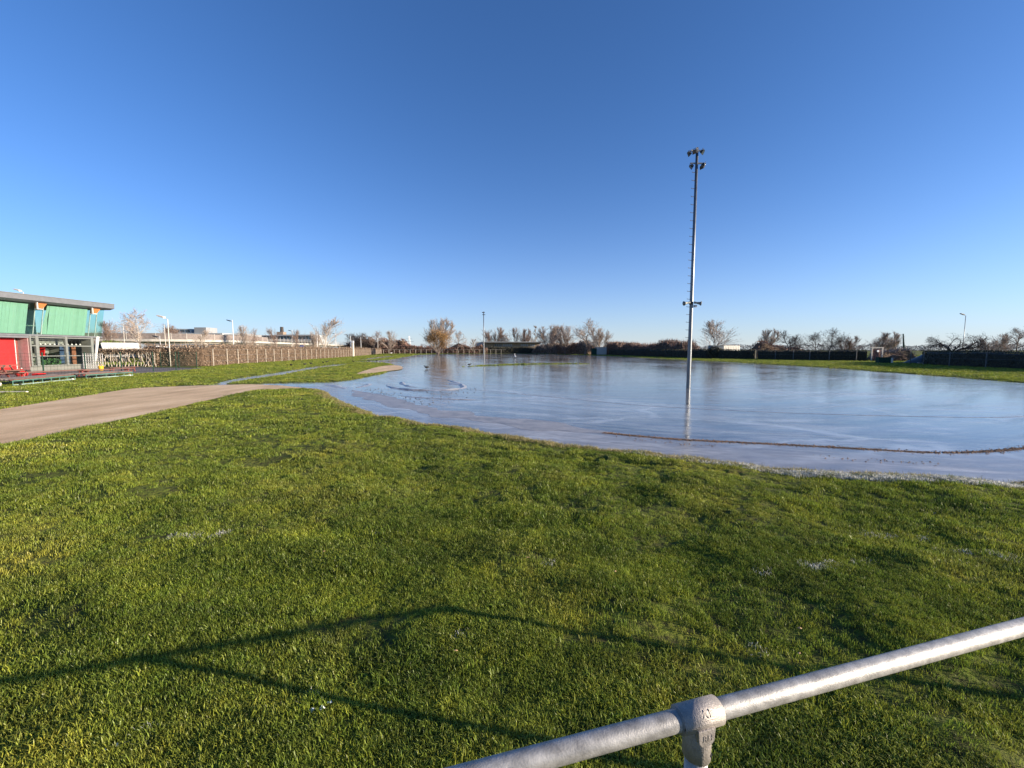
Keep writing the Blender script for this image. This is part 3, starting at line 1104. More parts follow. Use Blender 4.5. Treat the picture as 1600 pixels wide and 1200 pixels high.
# end wall glass (towards the hedge)
MB().extr([slant(YE + .05, zb), (-50, YE + .05, zb), (-50, YE + .05, zt), slant(YE + .05, zt)], (0, -.02, 0)).build('end_glass', GLASSG, club)
# pleated curtains hanging behind the wide panes
for a, b_ in ((16.2, 19.7), (20.4, 23.5), (24.2, 27.3), (28.1, 31.1), (32.2, 35.4)):
    ys = np.arange(a, b_, .11)
    vs, fs = [], []
    for i, yy in enumerate(ys):
        dx = -.16 + .055 * (1 if i % 2 else -1) * (0.6 + .8 * random.Random(i).random())
        p0, p1 = slant(yy, zb + .05, dx - .05), slant(yy + (.25 if i < 3 else 0), zt - .1, dx)
        vs += [p0, p1]
    for i in range(len(ys) - 1): fs.append((2 * i, 2 * i + 2, 2 * i + 3, 2 * i + 1))
    MB().add(vs, fs).build('curtain', CURT, club)
MB().box((-43, 26.2, 2.74), (14.0, 21.0, .10)).build('floor_slab', GREYF, club)
MB().box((-41.5, 26, 4.0), (.1, 21, 2.4)).build('upper_back_wall', PALEG, club)
MB().box((FX + .03, 26.2, 2.77), (.10, 21.0, .12)).build('sill_beam', ROOFM, club)
# orange brackets under the eaves
for yb in (23.5, 27.5, 31.58, 35.68):
    br = MB().extr([(FX + .42, yb - .20, 5.14), (FX + .42, yb + .38, 5.14), (FX + .42, yb + .05, 4.76), (FX + .42, yb - .20, 4.74)], (.30, 0, 0)).build('eaves_bracket', ORANGE, club)
    MB().box((FX + .64, yb - .235, 4.95), (.10, .05, .56)).build('bracket_plate', WHITE, br)
    MB().box((FX + .56, yb - .08, 4.71), (.30, .30, .045)).build('bracket_foot', WHITE, br)
# ground floor: plinth, columns, rails, panes
MB().box((FX - .15, 33.7, .21), (.3, 5.2, .42)).build('plinth', PLINTH, club)
for yc, w in ((31.18, .10), (31.62, .20), (33.70, .16), (35.76, .20)):
    MB().box((FX, yc, 1.57), (.18, w, 2.28)).build('column', GREYF, club)
for zc, w in ((.46, .07), (1.19, .06), (1.98, .08), (2.62, .08)):
    for a, b_ in ((31.23, 31.52), (31.72, 33.62), (33.78, 35.66)):
        MB().box((FX + .01, (a + b_) / 2, zc), (.10, b_ - a, w)).build('window_rail', GREYF, club)
for z0, z1 in ((.50, 1.155), (1.225, 1.935), (2.025, 2.575)):
    for a, b_ in ((31.23, 31.52), (31.72, 33.62), (33.78, 35.66)):
        MB().box((FX - .02, (a + b_) / 2, (z0 + z1) / 2), (.012, b_ - a, z1 - z0)).build('window_pane', GLASSC, club)
MB().box((-41, 33.9, .03), (9.8, 5.2, .06)).build('inside_floor', INTD, club)
MB().box((-40.2, 33.9, 1.4), (.1, 5.2, 2.7)).build('back_wall', INTW, club)
MB().box((-38.5, 36.2, 1.4), (4.6, .08, 2.7)).build('inner_end_wall', INTW, club)
MB().box((-37.0, 33.1, 2.35), (.1, 2.9, .5)).build('bulkhead', INTW, club)
MB().box((-37.6, 35.05, 1.25), (.06, .75, 1.4)).build('navy_screen', BLUEC, club)
MB().box((-37.4, 35.6, 1.1), (.06, .32, 1.7)).build('brown_screen', BROWNC, club)
MB().tube([(FX + .05, YE - .35, zb), (FX - .18, YE - .6, .02)], [.13, .05], 12).build('slanted_strut', WHITE, club, True)
# recessed entrance with red doors
MB().box((FX - .40, 31.11, 1.45), (.75, .05, 2.55)).build('recess_reveal', MAUVE, club)
MB().box((FX - .82, 24, 1.45), (.06, 14.2, 2.7)).build('recess_wall', REDDK, club)
for k in range(4):
    ya = 30.85 - k * 1.62
    d = MB().box((FX - .70, ya - .80, 1.38), (.05, 1.58, 2.25)).build('red_door', RED, club)
    MB().box((FX - .665, ya - .03, 1.38), (.03, .04, 2.25)).build('door_edge', WHITE, d)
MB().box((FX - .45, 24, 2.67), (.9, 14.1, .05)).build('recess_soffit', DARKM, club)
MB().box((FX + .02, 24.0, 2.62), (.14, 14.2, .14)).build('lintel', ROOFM, club)

# things inside
def chair(loc, rz):
    t = thing('chair', loc, 'red chair standing on a table behind the clubhouse window', 'chair')
    x, y, z = loc
    MB().box((x, y, z + .45), (.42, .42, .05)).build('seat', RED, t, False, .01)
    MB().box((x, y + .20, z + .78), (.40, .04, .55), rx=-.12).build('backrest', RED, t, False, .01)
    for a in (-1, 1):
        for b_ in (-1, 1): MB().tube([(x + a * .17, y + b_ * .17, z), (x + a * .17, y + b_ * .17, z + .43)], .014, 6).build('leg', DARKM, t)


tb = thing('table', (-37.2, 32.7, .06), 'dark table inside the clubhouse window under the red chair', 'table')
MB().box((-37.2, 32.7, .76), (.8, 1.3, .05)).build('table_top', INTD, tb)
for a in (-1, 1):
    for b_ in (-1, 1): MB().tube([(-37.2 + a * .33, 32.7 + b_ * .55, .06), (-37.2 + a * .33, 32.7 + b_ * .55, .74)], .025, 8).build('leg', DARKM, tb)
chair((-37.2, 32.85, .785), 0)
for k in range(11):
    yy = 32.1 + k * .33
    t = thing('pendant_lamp', (-36.6, yy, 2.3), 'small white shade in the row behind the clubhouse windows, lamp %s from the left' % ['first', 'second', 'third', 'fourth', 'fifth', 'sixth', 'seventh', 'eighth', 'ninth', 'tenth', 'eleventh'][k], 'lamp', 'row of white lamp shades')
    MB().tube([(-36.6, yy, 2.06), (-36.6, yy, 2.16), (-36.6, yy, 2.18)], [.085, .04, .02], 12).build('shade', WHITE, t, True)
    MB().tube([(-36.6, yy, 2.18), (-36.6, yy, 2.66)], .006, 5).build('cord', DARKM, t)


def leaf_cloud(name, mat, c, s, n, size, parent=None, seed=0, flat=False):
    g = np.random.default_rng(seed + 100)
    p = g.normal(size=(n, 3))
    p /= np.linalg.norm(p, axis=1)[:, None]
    p *= g.uniform(.45, 1, n)[:, None] ** .5
    p = p * np.array(s) + np.array(c)
    a = g.normal(size=(n, 3))
    a /= np.linalg.norm(a, axis=1)[:, None]
    b = np.cross(a, g.normal(size=(n, 3)))
    b /= np.linalg.norm(b, axis=1)[:, None]
    sz = size * g.uniform(.5, 1.4, n)[:, None]
    V = np.stack([p - a * sz * .5, p + b * sz * .35, p + a * sz * .5, p - b * sz * .35], 1).reshape(-1, 3)
    T = np.arange(4 * n).reshape(-1, 4)
    return np_mesh(name, V, T, mat, parent)


PLANTG = M('pot_plant_leaves', (.05, .13, .04), .6, 0, .3, 4, island=.4)
for k, (yy, lb) in enumerate(((32.2, 'leafy green plant behind the left clubhouse window pane'), (32.95, 'bushy green plant in the middle of the clubhouse window'), (33.35, 'small green plant beside the clubhouse window column'))):
    t = thing('potted_plant', (-36.5, yy, .06), lb, 'plant', 'plants behind the clubhouse window')
    MB().tube([(-36.5, yy, .06), (-36.5, yy, .40)], [.12, .17], 12).build('pot', WHITE, t)
    o = leaf_cloud('foliage', PLANTG, (0, 0, .66), (.26, .30, .30), 160, .14, t, k)

# ------------------------------------------------------------------ terrace furniture, fence and loose things
def long_bench(y0, y1, x, label, h=.44, mat=WOODB):
    t = thing('bench', (x, (y0 + y1) / 2, 0), label, 'bench', 'long benches on the terrace')
    for k in range(3): MB().box((x - .14 + .14 * k, (y0 + y1) / 2, h), (.125, y1 - y0, .045)).build('plank', mat, t)
    for yy in (y0 + .35, y1 - .35):
        for s in (-1, 1): MB().box((x + s * .11, yy, h / 2 - .02), (.05, .07, h - .02), ry=-s * .28).build('leg', REDDK, t)
        MB().box((x, yy, h - .05), (.36, .06, .05)).build('leg_brace', REDDK, t)


def picnic_table(x, y, label, h=.75, L=1.9):
    t = thing('picnic_table', (x, y, 0), label, 'picnic table', 'picnic tables on the terrace')
    for k in range(5): MB().box((x - .32 + .16 * k, y, h), (.145, L, .045)).build('plank', WOODB, t)
    for s in (-1, 1):
        for k in range(2): MB().box((x + s * (.62 + .15 * k), y, .44), (.135, L, .045)).build('seat_plank', WOODB, t)
    for e in (-1, 1):
        yy = y + e * L * .36
        for s in (-1, 1): MB().box((x + s * .36, yy + .03 * s, .36), (.09, .05, .88), ry=s * -.55).build('leg', REDDK, t)
        MB().box((x, yy, .40), (1.5, .05, .09)).build('cross_beam', REDDK, t)


picnic_table(-27.5, 21.6, 'brown picnic table standing in front of the red doors')
picnic_table(-30.2, 24.2, 'brown picnic table close to the mauve entrance wall')
long_bench(22.2, 26.0, -26.6, 'long red-brown bench nearest the picnic tables')
long_bench(26.3, 29.8, -27.3, 'long red-brown bench further along the terrace by the mesh fence', .36)
long_bench(30.2, 32.6, -29.4, 'short red-brown bench beside the yellow bucket', .36)


def trestle(y0, y1, x0, x1, label):
    """low stack of long boards on green steel frames"""
    t = thing('stage_frame', ((x0 + x1) / 2, (y0 + y1) / 2, 0), label, 'stacked frames', 'stacked green steel frames at the terrace edge')
    def X(y): return x0 + (x1 - x0) * (y - y0) / (y1 - y0)
    for off in (0, -1.15):
        MB().tube([(X(y0) + off, y0, .05), (X(y1) + off, y1, .05)], .035, 8).build('bottom_rail', PALEG, t)
        MB().tube([(X(y0) + off, y0, .24), (X(y1) + off, y1, .24)], .03, 8).build('top_rail', GREENS, t)
        nn = int((y1 - y0) / .55)
        for k in range(nn + 1):
            yy = y0 + (y1 - y0) * k / nn
            MB().tube([(X(yy) + off, yy, .05), (X(yy) + off, yy, .24)], .016, 6).build('strut', GREENS, t)
    for e, yy in ((0, y0 + .3), (1, y1 - .3)):
        for off in (.05, -1.2): MB().tube([(X(yy) + off, yy - .03, .06), (X(yy) + off, yy + .03, .06)], .06, 12).build('roller', WHITE if e else DARKM, t)
    nb = 6
    ang_ = math.atan2(x1 - x0, y1 - y0)
    for k in range(nb):
        MB().box(((x0 + x1) / 2 - .1 - .19 * k, (y0 + y1) / 2, .30 + .006 * (k % 2)), (.18, (y1 - y0) * 1.02, .045), rz=-ang_).build('board', WOODG if k % 3 else WOODB, t)


trestle(18.9, 22.9, -22.75, -24.1, 'stack of long boards on green steel frames nearest the path')
trestle(23.4, 26.6, -24.0, -24.3, 'second stack of long boards on green steel frames by the lawn edge')
t = thing('timber_stack', (-22.6, 17.6, 0), 'pale timber bundle at the left end of the green frames', 'timber')
for k in range(4): MB().box((-22.9 + .12 * k, 17.3, .10 + .07 * (k % 2)), (.1, 2.2, .07), rz=.12 * k - .2).build('beam', CREAM if k % 2 else WOODG, t)
t = MB().box((-19.4, 15.95, .05), (1.4, .09, .04), rz=.02).build('plank', CREAM)
tag(t, 'pale wooden plank lying on the grass at the left edge', 'plank')
t = thing('yellow_bucket', (-33.2, 33.6, 0), 'small yellow bucket beside the white trellis', 'bucket')
MB().tube([(-33.2, 33.6, 0.01), (-33.2, 33.6, .36), (-33.2, 33.6, .38), (-33.2, 33.6, .05)], [.13, .17, .16, .11], 14).build('body', YELLOW, t, True)
MB().tube([(-33.37, 33.6, .36), (-33.3, 33.6, .5), (-33.1, 33.6, .5), (-33.03, 33.6, .36)], .012, 6).build('handle', YELLOW, t)
t = thing('crate', (-27.9, 24.5, 0), 'red plastic crate among the benches', 'crate')
for s in (-1, 1):
    MB().box((-27.9 + s * .17, 24.5, .15), (.02, .4, .26)).build('side', RED, t)
    MB().box((-27.9, 24.5 + s * .2, .15), (.36, .02, .26)).build('side', RED, t)
MB().box((-27.9, 24.5, .03), (.34, .4, .03)).build('base', RED, t)
t = thing('buoy', (-29.6, 25.1, 0), 'round red buoy lying under the picnic table', 'buoy')
MB().tube([(-29.6, 25.1, .01), (-29.6, 25.1, .06), (-29.6, 25.1, .2), (-29.6, 25.1, .36), (-29.6, 25.1, .45), (-29.6, 25.1, .52)], [.06, .18, .26, .2, .06, .04], 16).build('body', RED, t, True)
MB().tube([(-29.6, 25.1, .5), (-29.6, 25.1, .58)], .03, 8).build('eye', WHITE, t)
t = thing('leaning_pole', (-33.9, 27.2, 0), 'dark pole leaning in front of the red doors', 'pole')
MB().tube([(-33.9, 27.2, 0), (-34.2, 27.0, 2.35)], .05, 8).build('shaft', DARKM, t, True)
MB().tube([(-34.2, 27.0, 2.33), (-34.21, 26.99, 2.42)], .07, 8).build('cap', DARKM, t)

# white trellis panel beside the building corner
t = thing('trellis', (-34.9, 34.7, 0), 'white lattice trellis at the clubhouse corner', 'trellis')
for k in range(9): MB().box((-35.7 + .2 * k, 34.7, .72), (.028, .03, 1.28)).build('slat', WHITE, t)
for k in range(7): MB().box((-34.9, 34.675, .14 + .195 * k), (1.66, .02, .028)).build('slat', WHITE, t)

# welded mesh fence along the terrace
fen = thing('mesh_fence', (-28, 30, 0), 'dark green welded mesh fence around the terrace', 'fence')
FP = [(-27.9, 19.8), (-27.9, 22.3), (-27.95, 24.8), (-28.0, 27.3), (-27.9, 29.7), (-27.6, 32.0), (-27.7, 34.3), (-28.1, 37.1), (-30.4, 38.0), (-32.9, 39.0)]
for i, (x, y) in enumerate(FP):
    MB().tube([(x, y, -.05), (x, y, 1.52)], .035, 8).build('post', DGREEN, fen)
for i in range(len(FP) - 1):
    (ax, ay), (bx, by) = FP[i], FP[i + 1]
    m = MB()
    L = math.hypot(bx - ax, by - ay)
    step = .10 if i >= 7 else .2
    for k in range(1, int(L / step)):
        f = k * step / L
        m.tube([(ax + (bx - ax) * f, ay + (by - ay) * f, .06), (ax + (bx - ax) * f, ay + (by - ay) * f, 1.46)], .006 if i >= 7 else .004, 3, False)
    for k in range(8): m.tube([(ax, ay, .06 + .2 * k), (bx, by, .06 + .2 * k)], .006, 3, False)
    m.build('mesh_panel', DGREEN, fen)

# ------------------------------------------------------------------ hedges and scrub
def hedge(name, label, pts, w, h, leafmat, coremat, dens, size, cat='hedge', topn=.12, sprig=0.0, sprigmat=None, seed=0, group=None, hfun=None, closed_ends=True):
    g = np.random.default_rng(seed + 900)
    p = np.array(smooth_poly(pts, 1, False))
    s = np.concatenate([[0], np.cumsum(np.hypot(*np.diff(p, axis=0).T))])
    L = s[-1]
    t = thing(name, (float(p[0, 0]), float(p[0, 1]), 0), label, cat, group)
    org = np.array((p[0, 0], p[0, 1], 0))

    def at(tt, off, z):
        x, y = np.interp(tt, s, p[:, 0]), np.interp(tt, s, p[:, 1])
        x2, y2 = np.interp(np.clip(tt + .3, 0, L), s, p[:, 0]), np.interp(np.clip(tt + .3, 0, L), s, p[:, 1])
        x1_, y1_ = np.interp(np.clip(tt - .3, 0, L), s, p[:, 0]), np.interp(np.clip(tt - .3, 0, L), s, p[:, 1])
        dx, dy = x2 - x1_, y2 - y1_
        q = np.hypot(dx, dy) + 1e-9
        return np.stack([x - dy / q * off, y + dx / q * off, z], -1) - org

    def hh(tt):
        b = h * (1 + topn * (2 * fbm(tt * .35, tt * 0 + seed, seed) - 1) * 2)
        if topn > .15: b = b * np.clip(.35 + .9 * np.minimum(tt, L - tt) / (1.2 * h), 0, 1)
        return b * hfun(tt / L) if hfun else b
    # core
    step = max(.6, L / 160)
    tt = np.linspace(0, L, int(L / step) + 2)
    prof = [(-.46, 0), (-.47, .5), (-.42, .88), (-.2, .95), (.2, .95), (.42, .88), (.47, .5), (.46, 0)]
    V = []
    for a, b in prof: V.append(at(tt, a * w * (.9 + .1 * vnoise(tt * .9, tt * 0 + b * 9, seed)), b * hh(tt) * .97))
    V = np.stack(V, 1)
    nn, m = V.shape[:2]
    I = np.arange(nn * m).reshape(nn, m)
    Qd = np.stack([I[:-1, :-1], I[:-1, 1:], I[1:, 1:], I[1:, :-1]], -1).reshape(-1, 4)
    core = np_mesh('branches', V.reshape(-1, 3), Qd, coremat, t, False)
    caps = bmesh.new()
    caps.from_mesh(core.data)
    caps.verts.ensure_lookup_table()
    for row in (I[0], I[-1]): caps.faces.new([caps.verts[int(i)] for i in row])
    bmesh.ops.recalc_face_normals(caps, faces=caps.faces)
    caps.to_mesh(core.data)
    caps.free()
    # leaves on the faces
    N = int(dens * L * (2 * h + w))
    tl = g.uniform(0, L, N)
    u = g.uniform(0, 2 * h + w, N)
    H_ = hh(tl)
    side = np.where(u < h, -1, np.where(u < 2 * h, 1, 0))
    off = np.where(side == 0, g.uniform(-.5, .5, N) * w, side * w * (.5 + g.normal(0, .035, N)))
    zz = np.where(side == 0, H_ * (1 + g.normal(0, .02, N)), g.uniform(0.02, 1, N) * H_)
    P = at(tl, off, zz)
    ends = g.integers(0, 2, N) if False else None
    a = g.normal(size=(N, 3))
    a /= np.linalg.norm(a, axis=1)[:, None]
    b = np.cross(a, g.normal(size=(N, 3)))
    b /= np.linalg.norm(b, axis=1)[:, None]
    sz = size * g.uniform(.5, 1.5, N)[:, None]
    Vq = np.stack([P - a * sz * .5, P + b * sz * .4, P + a * sz * .5], 1).reshape(-1, 3)
    np_mesh('foliage', Vq, np.arange(3 * N).reshape(-1, 3), leafmat, t)
    if sprig > 0:
        K = int(L * sprig)
        tl = g.uniform(0, L, K)
        P = at(tl, g.uniform(-.5, .5, K) * w, hh(tl) * .9)
        ln = h * g.uniform(.08, .42, K) ** 1.0
        d = np.stack([g.normal(0, .25, K), g.normal(0, .25, K), np.ones(K)], -1) * ln[:, None]
        wd = np.stack([g.normal(size=K), g.normal(size=K), np.zeros(K)], -1)
        wd /= np.linalg.norm(wd, axis=1)[:, None]
        wd *= size * .22
        Vq = np.stack([P - wd, P + wd, P + d], 1).reshape(-1, 3)
        np_mesh('twigs', Vq, np.arange(3 * K).reshape(-1, 3), sprigmat or leafmat, t)
    return t


HL = [(-36.4, 42.2), (-33.2, 42.4), (-31.3, 43.0), (-31.6, 46), (-32.9, 52.5), (-34.2, 62), (-35.8, 74), (-38.2, 90), (-42, 112), (-50, 150), (-60, 192)]
hedge('hedge', 'long clipped brown beech hedge running back behind white posts on the left', [(x - .6, y + .2) for x, y in HL], 1.1, 2.12, BEECH, HCORE, 90, .15, topn=.03, sprig=8, seed=1)
# its line of pale posts with wires
pf = thing('post_and_wire_fence', (HL[0][0], HL[0][1], 0), 'line of pale posts and wires in front of the brown beech hedge', 'fence')
hp = np.array(smooth_poly(HL, 1, False))
hs = np.concatenate([[0], np.cumsum(np.hypot(*np.diff(hp, axis=0).T))])
pos = list(np.arange(3.0, hs[-1] - 1, 2.6))
pts_ = []
for d in pos:
    x, y = float(np.interp(d, hs, hp[:, 0])), float(np.interp(d, hs, hp[:, 1]))
    pts_.append((x + .12, y - .05))
    MB().box((x + .12, y - .05, .90), (.065, .065, 1.8)).build('post', POSTB, pf)
for zz in (.5, 1.1, 1.7):
    MB().tube([(x + .06, y - .05, zz) for x, y in pts_], .008, 4).build('wire', GALV, pf)

# bare row of pale stems left of it
st = thing('bare_hedge', (-41.5, 41.4, 0), 'bare hedge of pale stems between the clubhouse and the brown hedge', 'hedge')
g = np.random.default_rng(77)
for k in range(24):
    x = -42.2 + k * .29 + g.uniform(-.05, .05)
    b0 = g.uniform(-.02, .02)
    pts = [(x, 41.4 + g.uniform(-.1, .1), b0)]
    for j in range(4): pts.append((pts[-1][0] + g.uniform(-.09, .09), 41.4 + g.uniform(-.1, .1), .35 * (j + 1) + g.uniform(-.05, .05)))
    MB().tube(pts, [.04, .034, .036, .028, .02], 6).build('stem', BARKP, st)
    for j in range(3):
        q = pts[1 + j]
        MB().tube([q, (q[0] + g.choice([-1, 1]) * g.uniform(.1, .22), q[1], q[2] + g.uniform(.1, .3))], [.022, .012], 5).build('side_branch', BARKP, st)
V_ = []
n = 7000
P = np.stack([g.uniform(-42.6, -35.2, n), 41.65 + g.uniform(-.25, .3, n), np.where(g.uniform(size=n) < .6, g.uniform(1.25, 1.78, n), g.uniform(.45, 1.5, n))], -1) - np.array((-41.5, 41.4, 0))
a = g.normal(size=(n, 3)); a /= np.linalg.norm(a, axis=1)[:, None]
b = np.cross(a, g.normal(size=(n, 3))); b /= np.linalg.norm(b, axis=1)[:, None]
s_ = .13 * g.uniform(.5, 1.5, n)[:, None]
np_mesh('foliage', np.stack([P - a * s_ * .5, P + b * s_ * .4, P + a * s_ * .5], 1).reshape(-1, 3), np.arange(3 * n).reshape(-1, 3), BEECH, st)
MB().box((-39.0, 42.3, 1.45), (7.6, .25, .5)).build('branches', HCORE, st)

# far hedge at the end of the lake with posts
hedge('hedge', 'reddish brown scrub hedge along the far left end of the lake', [(-66, 206), (-45, 206), (-22, 206), (-12, 206)], 3, 3.6, REDBUSH, HCORE, 11, .55, topn=.22, sprig=9, seed=3)
hedge('hedge', 'low hedge coloured dark for its shade in front of the flat-roofed building', [(-12, 207), (4, 207), (13.5, 204)], 2.2, 3.0, BEECHD, HCORED, 12, .45, topn=.10, sprig=5, seed=4)  # dark leaf colour stands in for the shadow on this stretch
hedge('hedge', 'brown scrub below the bare trees at the far right end of the lake', [(11.5, 203), (22, 180), (30.5, 157)], 4, 3.6, TWIG, HCORE, 14, .5, topn=.25, sprig=40, sprigmat=TWIGP, seed=5)
ff = thing('post_and_wire_fence', (-66, 202.5, 0), 'row of far pale posts with a top wire in front of the scrub', 'fence')
for k in range(24): MB().box((-65 + k * 2.6, 202.6, .95), (.16, .16, 1.9)).build('post', POSTB, ff)
MB().tube([(-65, 202.5, 1.85), (-3, 202.5, 1.85)], .03, 4).build('wire', CREAM, ff)

RH1 = [(33.4, 141), (35, 124), (36.4, 106), (38.2, 85), (41.2, 80.5), (45.0, 77)]
hedge('hedge', 'dark hedge behind the mast at the right far bank', RH1, 1.4, 1.75, BEECHD, HCORED, 34, .24, topn=.05, sprig=3, seed=6)
hedge('scrub', 'brown scrub rising behind the dark hedge left of the mast', [(35, 152), (38, 134), (42, 112), (43, 99)], 4, 3.3, REDBUSH, HCORE, 20, .30, 'scrub', .22, 60, TWIG, 7)
RH2 = [(40.8, 65), (43.5, 62.5), (46.3, 60), (53.5, 63.4)]
hedge('hedge', 'dark hedge below the row of dark trees right of the mast', [(45.2, 76), (47.5, 70), (50.5, 66), (54.2, 63.8)], 1.3, 1.62, BEECHD, HCORED, 60, .17, topn=.05, sprig=3, seed=8)
rf = thing('post_and_wire_fence', (46, 66, 0), 'grey posts standing in front of the dark hedge right of the mast', 'fence')
for (x, y) in ((44.3, 75.5), (45.6, 72.2), (46.7, 69.2), (48.0, 67.2), (49.7, 65.3), (52.3, 63.3)): MB().box((x, y, .85), (.09, .09, 1.7)).build('post', POSTD, rf)
for zz in (.9, 1.6): MB().tube([(44.3, 75.5, zz), (46.7, 69.2, zz), (49.7, 65.3, zz), (52.3, 63.3, zz)], .012, 4).build('wire', POSTD, rf)
hedge('scrub', 'low reddish scrub behind the green mesh fence by the white container', [(52, 92), (58, 92), (66, 94)], 3, 2.7, REDBUSH, HCORE, 14, .35, 'scrub', .3, 12, None, 9)
hedge('scrub', 'brown thicket beside the green cabinet and gate', [(57.0, 66), (60, 66.5), (64, 67)], 2.2, 1.4, TWIG, HCORE, 24, .22, 'scrub', .35, 60, TWIGP, 10)
hedge('shrub', 'reddish round shrub next to the dark tarpaulin mound', [(56.5, 62.5), (58.2, 62)], 2.0, 1.45, REDBUSH, HCORE, 40, .18, 'shrub', .2, 20, None, 12)
hedge('hedge', 'dark clipped hedge along the far right bank behind the ice', [(50.9, 50.6), (48.6, 47.8), (46.5, 43.5), (45.2, 38), (44.6, 32), (44.4, 22), (44.4, 6)], 1.5, 1.5, BEECHD, HCORED, 60, .16, topn=.03, sprig=3, seed=13)
rp_ = thing('post_and_wire_fence', (49, 40, 0), 'grey posts with a wire along the dark hedge at the right edge', 'fence')
PP = [(47.6, 49.6), (46.0, 46.4), (44.9, 42.6), (44.1, 38.6), (43.7, 34.6), (43.5, 30.6)]
for x, y in PP: MB().box((x - .15, y, .74), (.07, .07, 1.5)).build('post', POSTD, rp_)
for zz in (.8, 1.42): MB().tube([(x - .17, y, zz) for x, y in PP], .01, 4).build('wire', POSTD, rp_)

hedge('hedge', 'tall hedge at the far right whose long shadow lies on the bank', [(67.0, 52.6), (60.5, 46.5), (54.6, 39.6), (54.8, 30), (56.5, 20), (58, 8)], 2.0, 4.2, BEECHD, HCORED, 14, .4, topn=.06, sprig=3, seed=21)
# black tarpaulin mound with a beam at its foot
t = thing('tarpaulin_mound', (52, 51.5, 0), 'black tarpaulin mound sloping up from the grass on the right bank', 'mound')
nu, nv = 26, 12
vs, fs = [], []
for i in range(nu):
    for j in range(nv):
        u, v = i / (nu - 1), j / (nv - 1)
        x = 49.8 + 5.6 * u
        y = 50.9 + 2.6 * v
        z = 1.5 * min(1, u * 2.2) ** .8 * math.sin(math.pi * min(1, max(0, v))) ** .45 * (1 if u < .96 else .4)
        z += .05 * math.sin(9 * u + 3 * v) * math.sin(math.pi * v)
        vs.append((x, y, max(0.0, z) - .02))
for i in range(nu - 1):
    for j in range(nv - 1): fs.append((i * nv + j, i * nv + j + 1, i * nv + nv + j + 1, i * nv + nv + j))
MB().add(vs, fs).build('sheet', TARP, t, True)
t = MB().box((51.6, 50.45, .09), (4.6, .14, .14), rz=-.06).build('beam', CONC, bevel=.01)
tag(t, 'long grey beam lying at the foot of the black tarpaulin mound', 'beam')

# ------------------------------------------------------------------ trees
def grow(style, seed):
    g = np.random.default_rng(seed)
    P = dict(
        spread=dict(t0=.22, ang=.85, l1=.50, wob=.16, up=.10, nst=1, r=.020),
        upright=dict(t0=.10, ang=.50, l1=.52, wob=.10, up=.22, nst=1, r=.020),
        multi=dict(t0=.06, ang=.42, l1=.42, wob=.10, up=.20, nst=4, r=.012),
        poplar=dict(t0=.10, ang=.28, l1=.22, wob=.05, up=.3, nst=1, r=.014),
        gnarl=dict(t0=.16, ang=1.05, l1=.62, wob=.36, up=.04, nst=2, r=.045),
        round=dict(t0=.05, ang=.80, l1=.46, wob=.20, up=.10, nst=5, r=.012))[style]
    wood, twig = [], []

    def br(p, d, L, r, lev):
        ns = (6, 4, 3, 2, 1)[lev]
        if lev == 4:
            side = unit(cross3(d, g.normal(size=3))) * r
            twig.append((p - side, p + side, p + d * L))
            return
        for i in range(ns):
            q = p + d * (L / ns)
            ra, rb = r * (1 - .75 * i / ns), r * (1 - .75 * (i + 1) / ns)
            wood.append((p, q, ra, rb, lev))
            f = (i + 1) / ns
            p = q
            if lev > 0 or f > P['t0']:
                kids = (2, 2, 2, 3)[lev] if style == 'gnarl' else (3, 2, 2, 4)[lev]
                for _ in range(kids):
                    if lev < 2 and g.uniform() < .12: continue
                    a = P['ang'] * g.uniform(.6, 1.25) * (1 - .25 * f)
                    s = unit(cross3(d, g.normal(size=3)))
                    nd = unit(d * math.cos(a) + s * math.sin(a) + np.array((0, 0, P['up'] * .5)))
                    if lev == 0: ll = P['l1'] * L * (1.05 - .7 * f) * g.uniform(.75, 1.2)
                    else: ll = L * (.58, .55, .52, .5)[lev] * g.uniform(.7, 1.25)
                    br(p, nd, ll, max(rb * .62, (.0035, .0030, .0022, .0016)[lev]), lev + 1)
            d = unit(d + g.normal(0, P['wob'], 3) + np.array((0, 0, P['up'] * .35)))
    for k in range(P['nst']):
        if P['nst'] == 1: d = unit(np.array((g.normal(0, .04), g.normal(0, .04), 1)))
        else:
            a = 6.283 * k / P['nst'] + g.uniform(-.4, .4)
            tl = .35 if style != 'gnarl' else .55
            d = unit(np.array((math.cos(a) * tl, math.sin(a) * tl, 1)))
        if style == 'gnarl': br(np.array((0, 0, .18)), d, .62, P['r'] * .8, 0)
        else: br(np.zeros(3), d, g.uniform(.85, 1.0) if P['nst'] > 1 else 1.0, P['r'], 0)
    if style == 'gnarl': wood.append((np.zeros(3), np.array((0, 0, .2)), P['r'] * 1.25, P['r'], 0))
    tw = np.array(twig)
    zmax = np.percentile(tw[:, 2, 2], 99.5)
    rad = np.percentile(np.hypot(tw[:, 2, 0], tw[:, 2, 1]), 93)
    S = np.array((.5 / rad, .5 / rad, 1 / zmax))
    tr, cr = MB(), MB()
    for (p, q, ra, rb, lev) in wood:
        (tr if lev < 2 else cr).tube([p * S, q * S], [ra, rb], 6 if lev == 0 else (4 if lev == 1 else 3), False)
    for tri in tw: cr.add([tri[0] * S, tri[1] * S, tri[2] * S], [(0, 1, 2)])

    def mesh(b, nm):
        me = bpy.data.meshes.new(nm)
        me.from_pydata(b.v, [], b.f)
        me.materials.append(BARK)
        return me
    return mesh(tr, 'trunk'), mesh(cr, 'crown')


VAR = {'s1': grow('spread', 1), 's2': grow('spread', 2), 's3': grow('spread', 8), 'u1': grow('upright', 3), 'u2': grow('upright', 4), 'm1': grow('multi', 5), 'm2': grow('multi', 6),
       'p1': grow('poplar', 7), 'g1': grow('gnarl', 9), 'r1': grow('round', 10)}


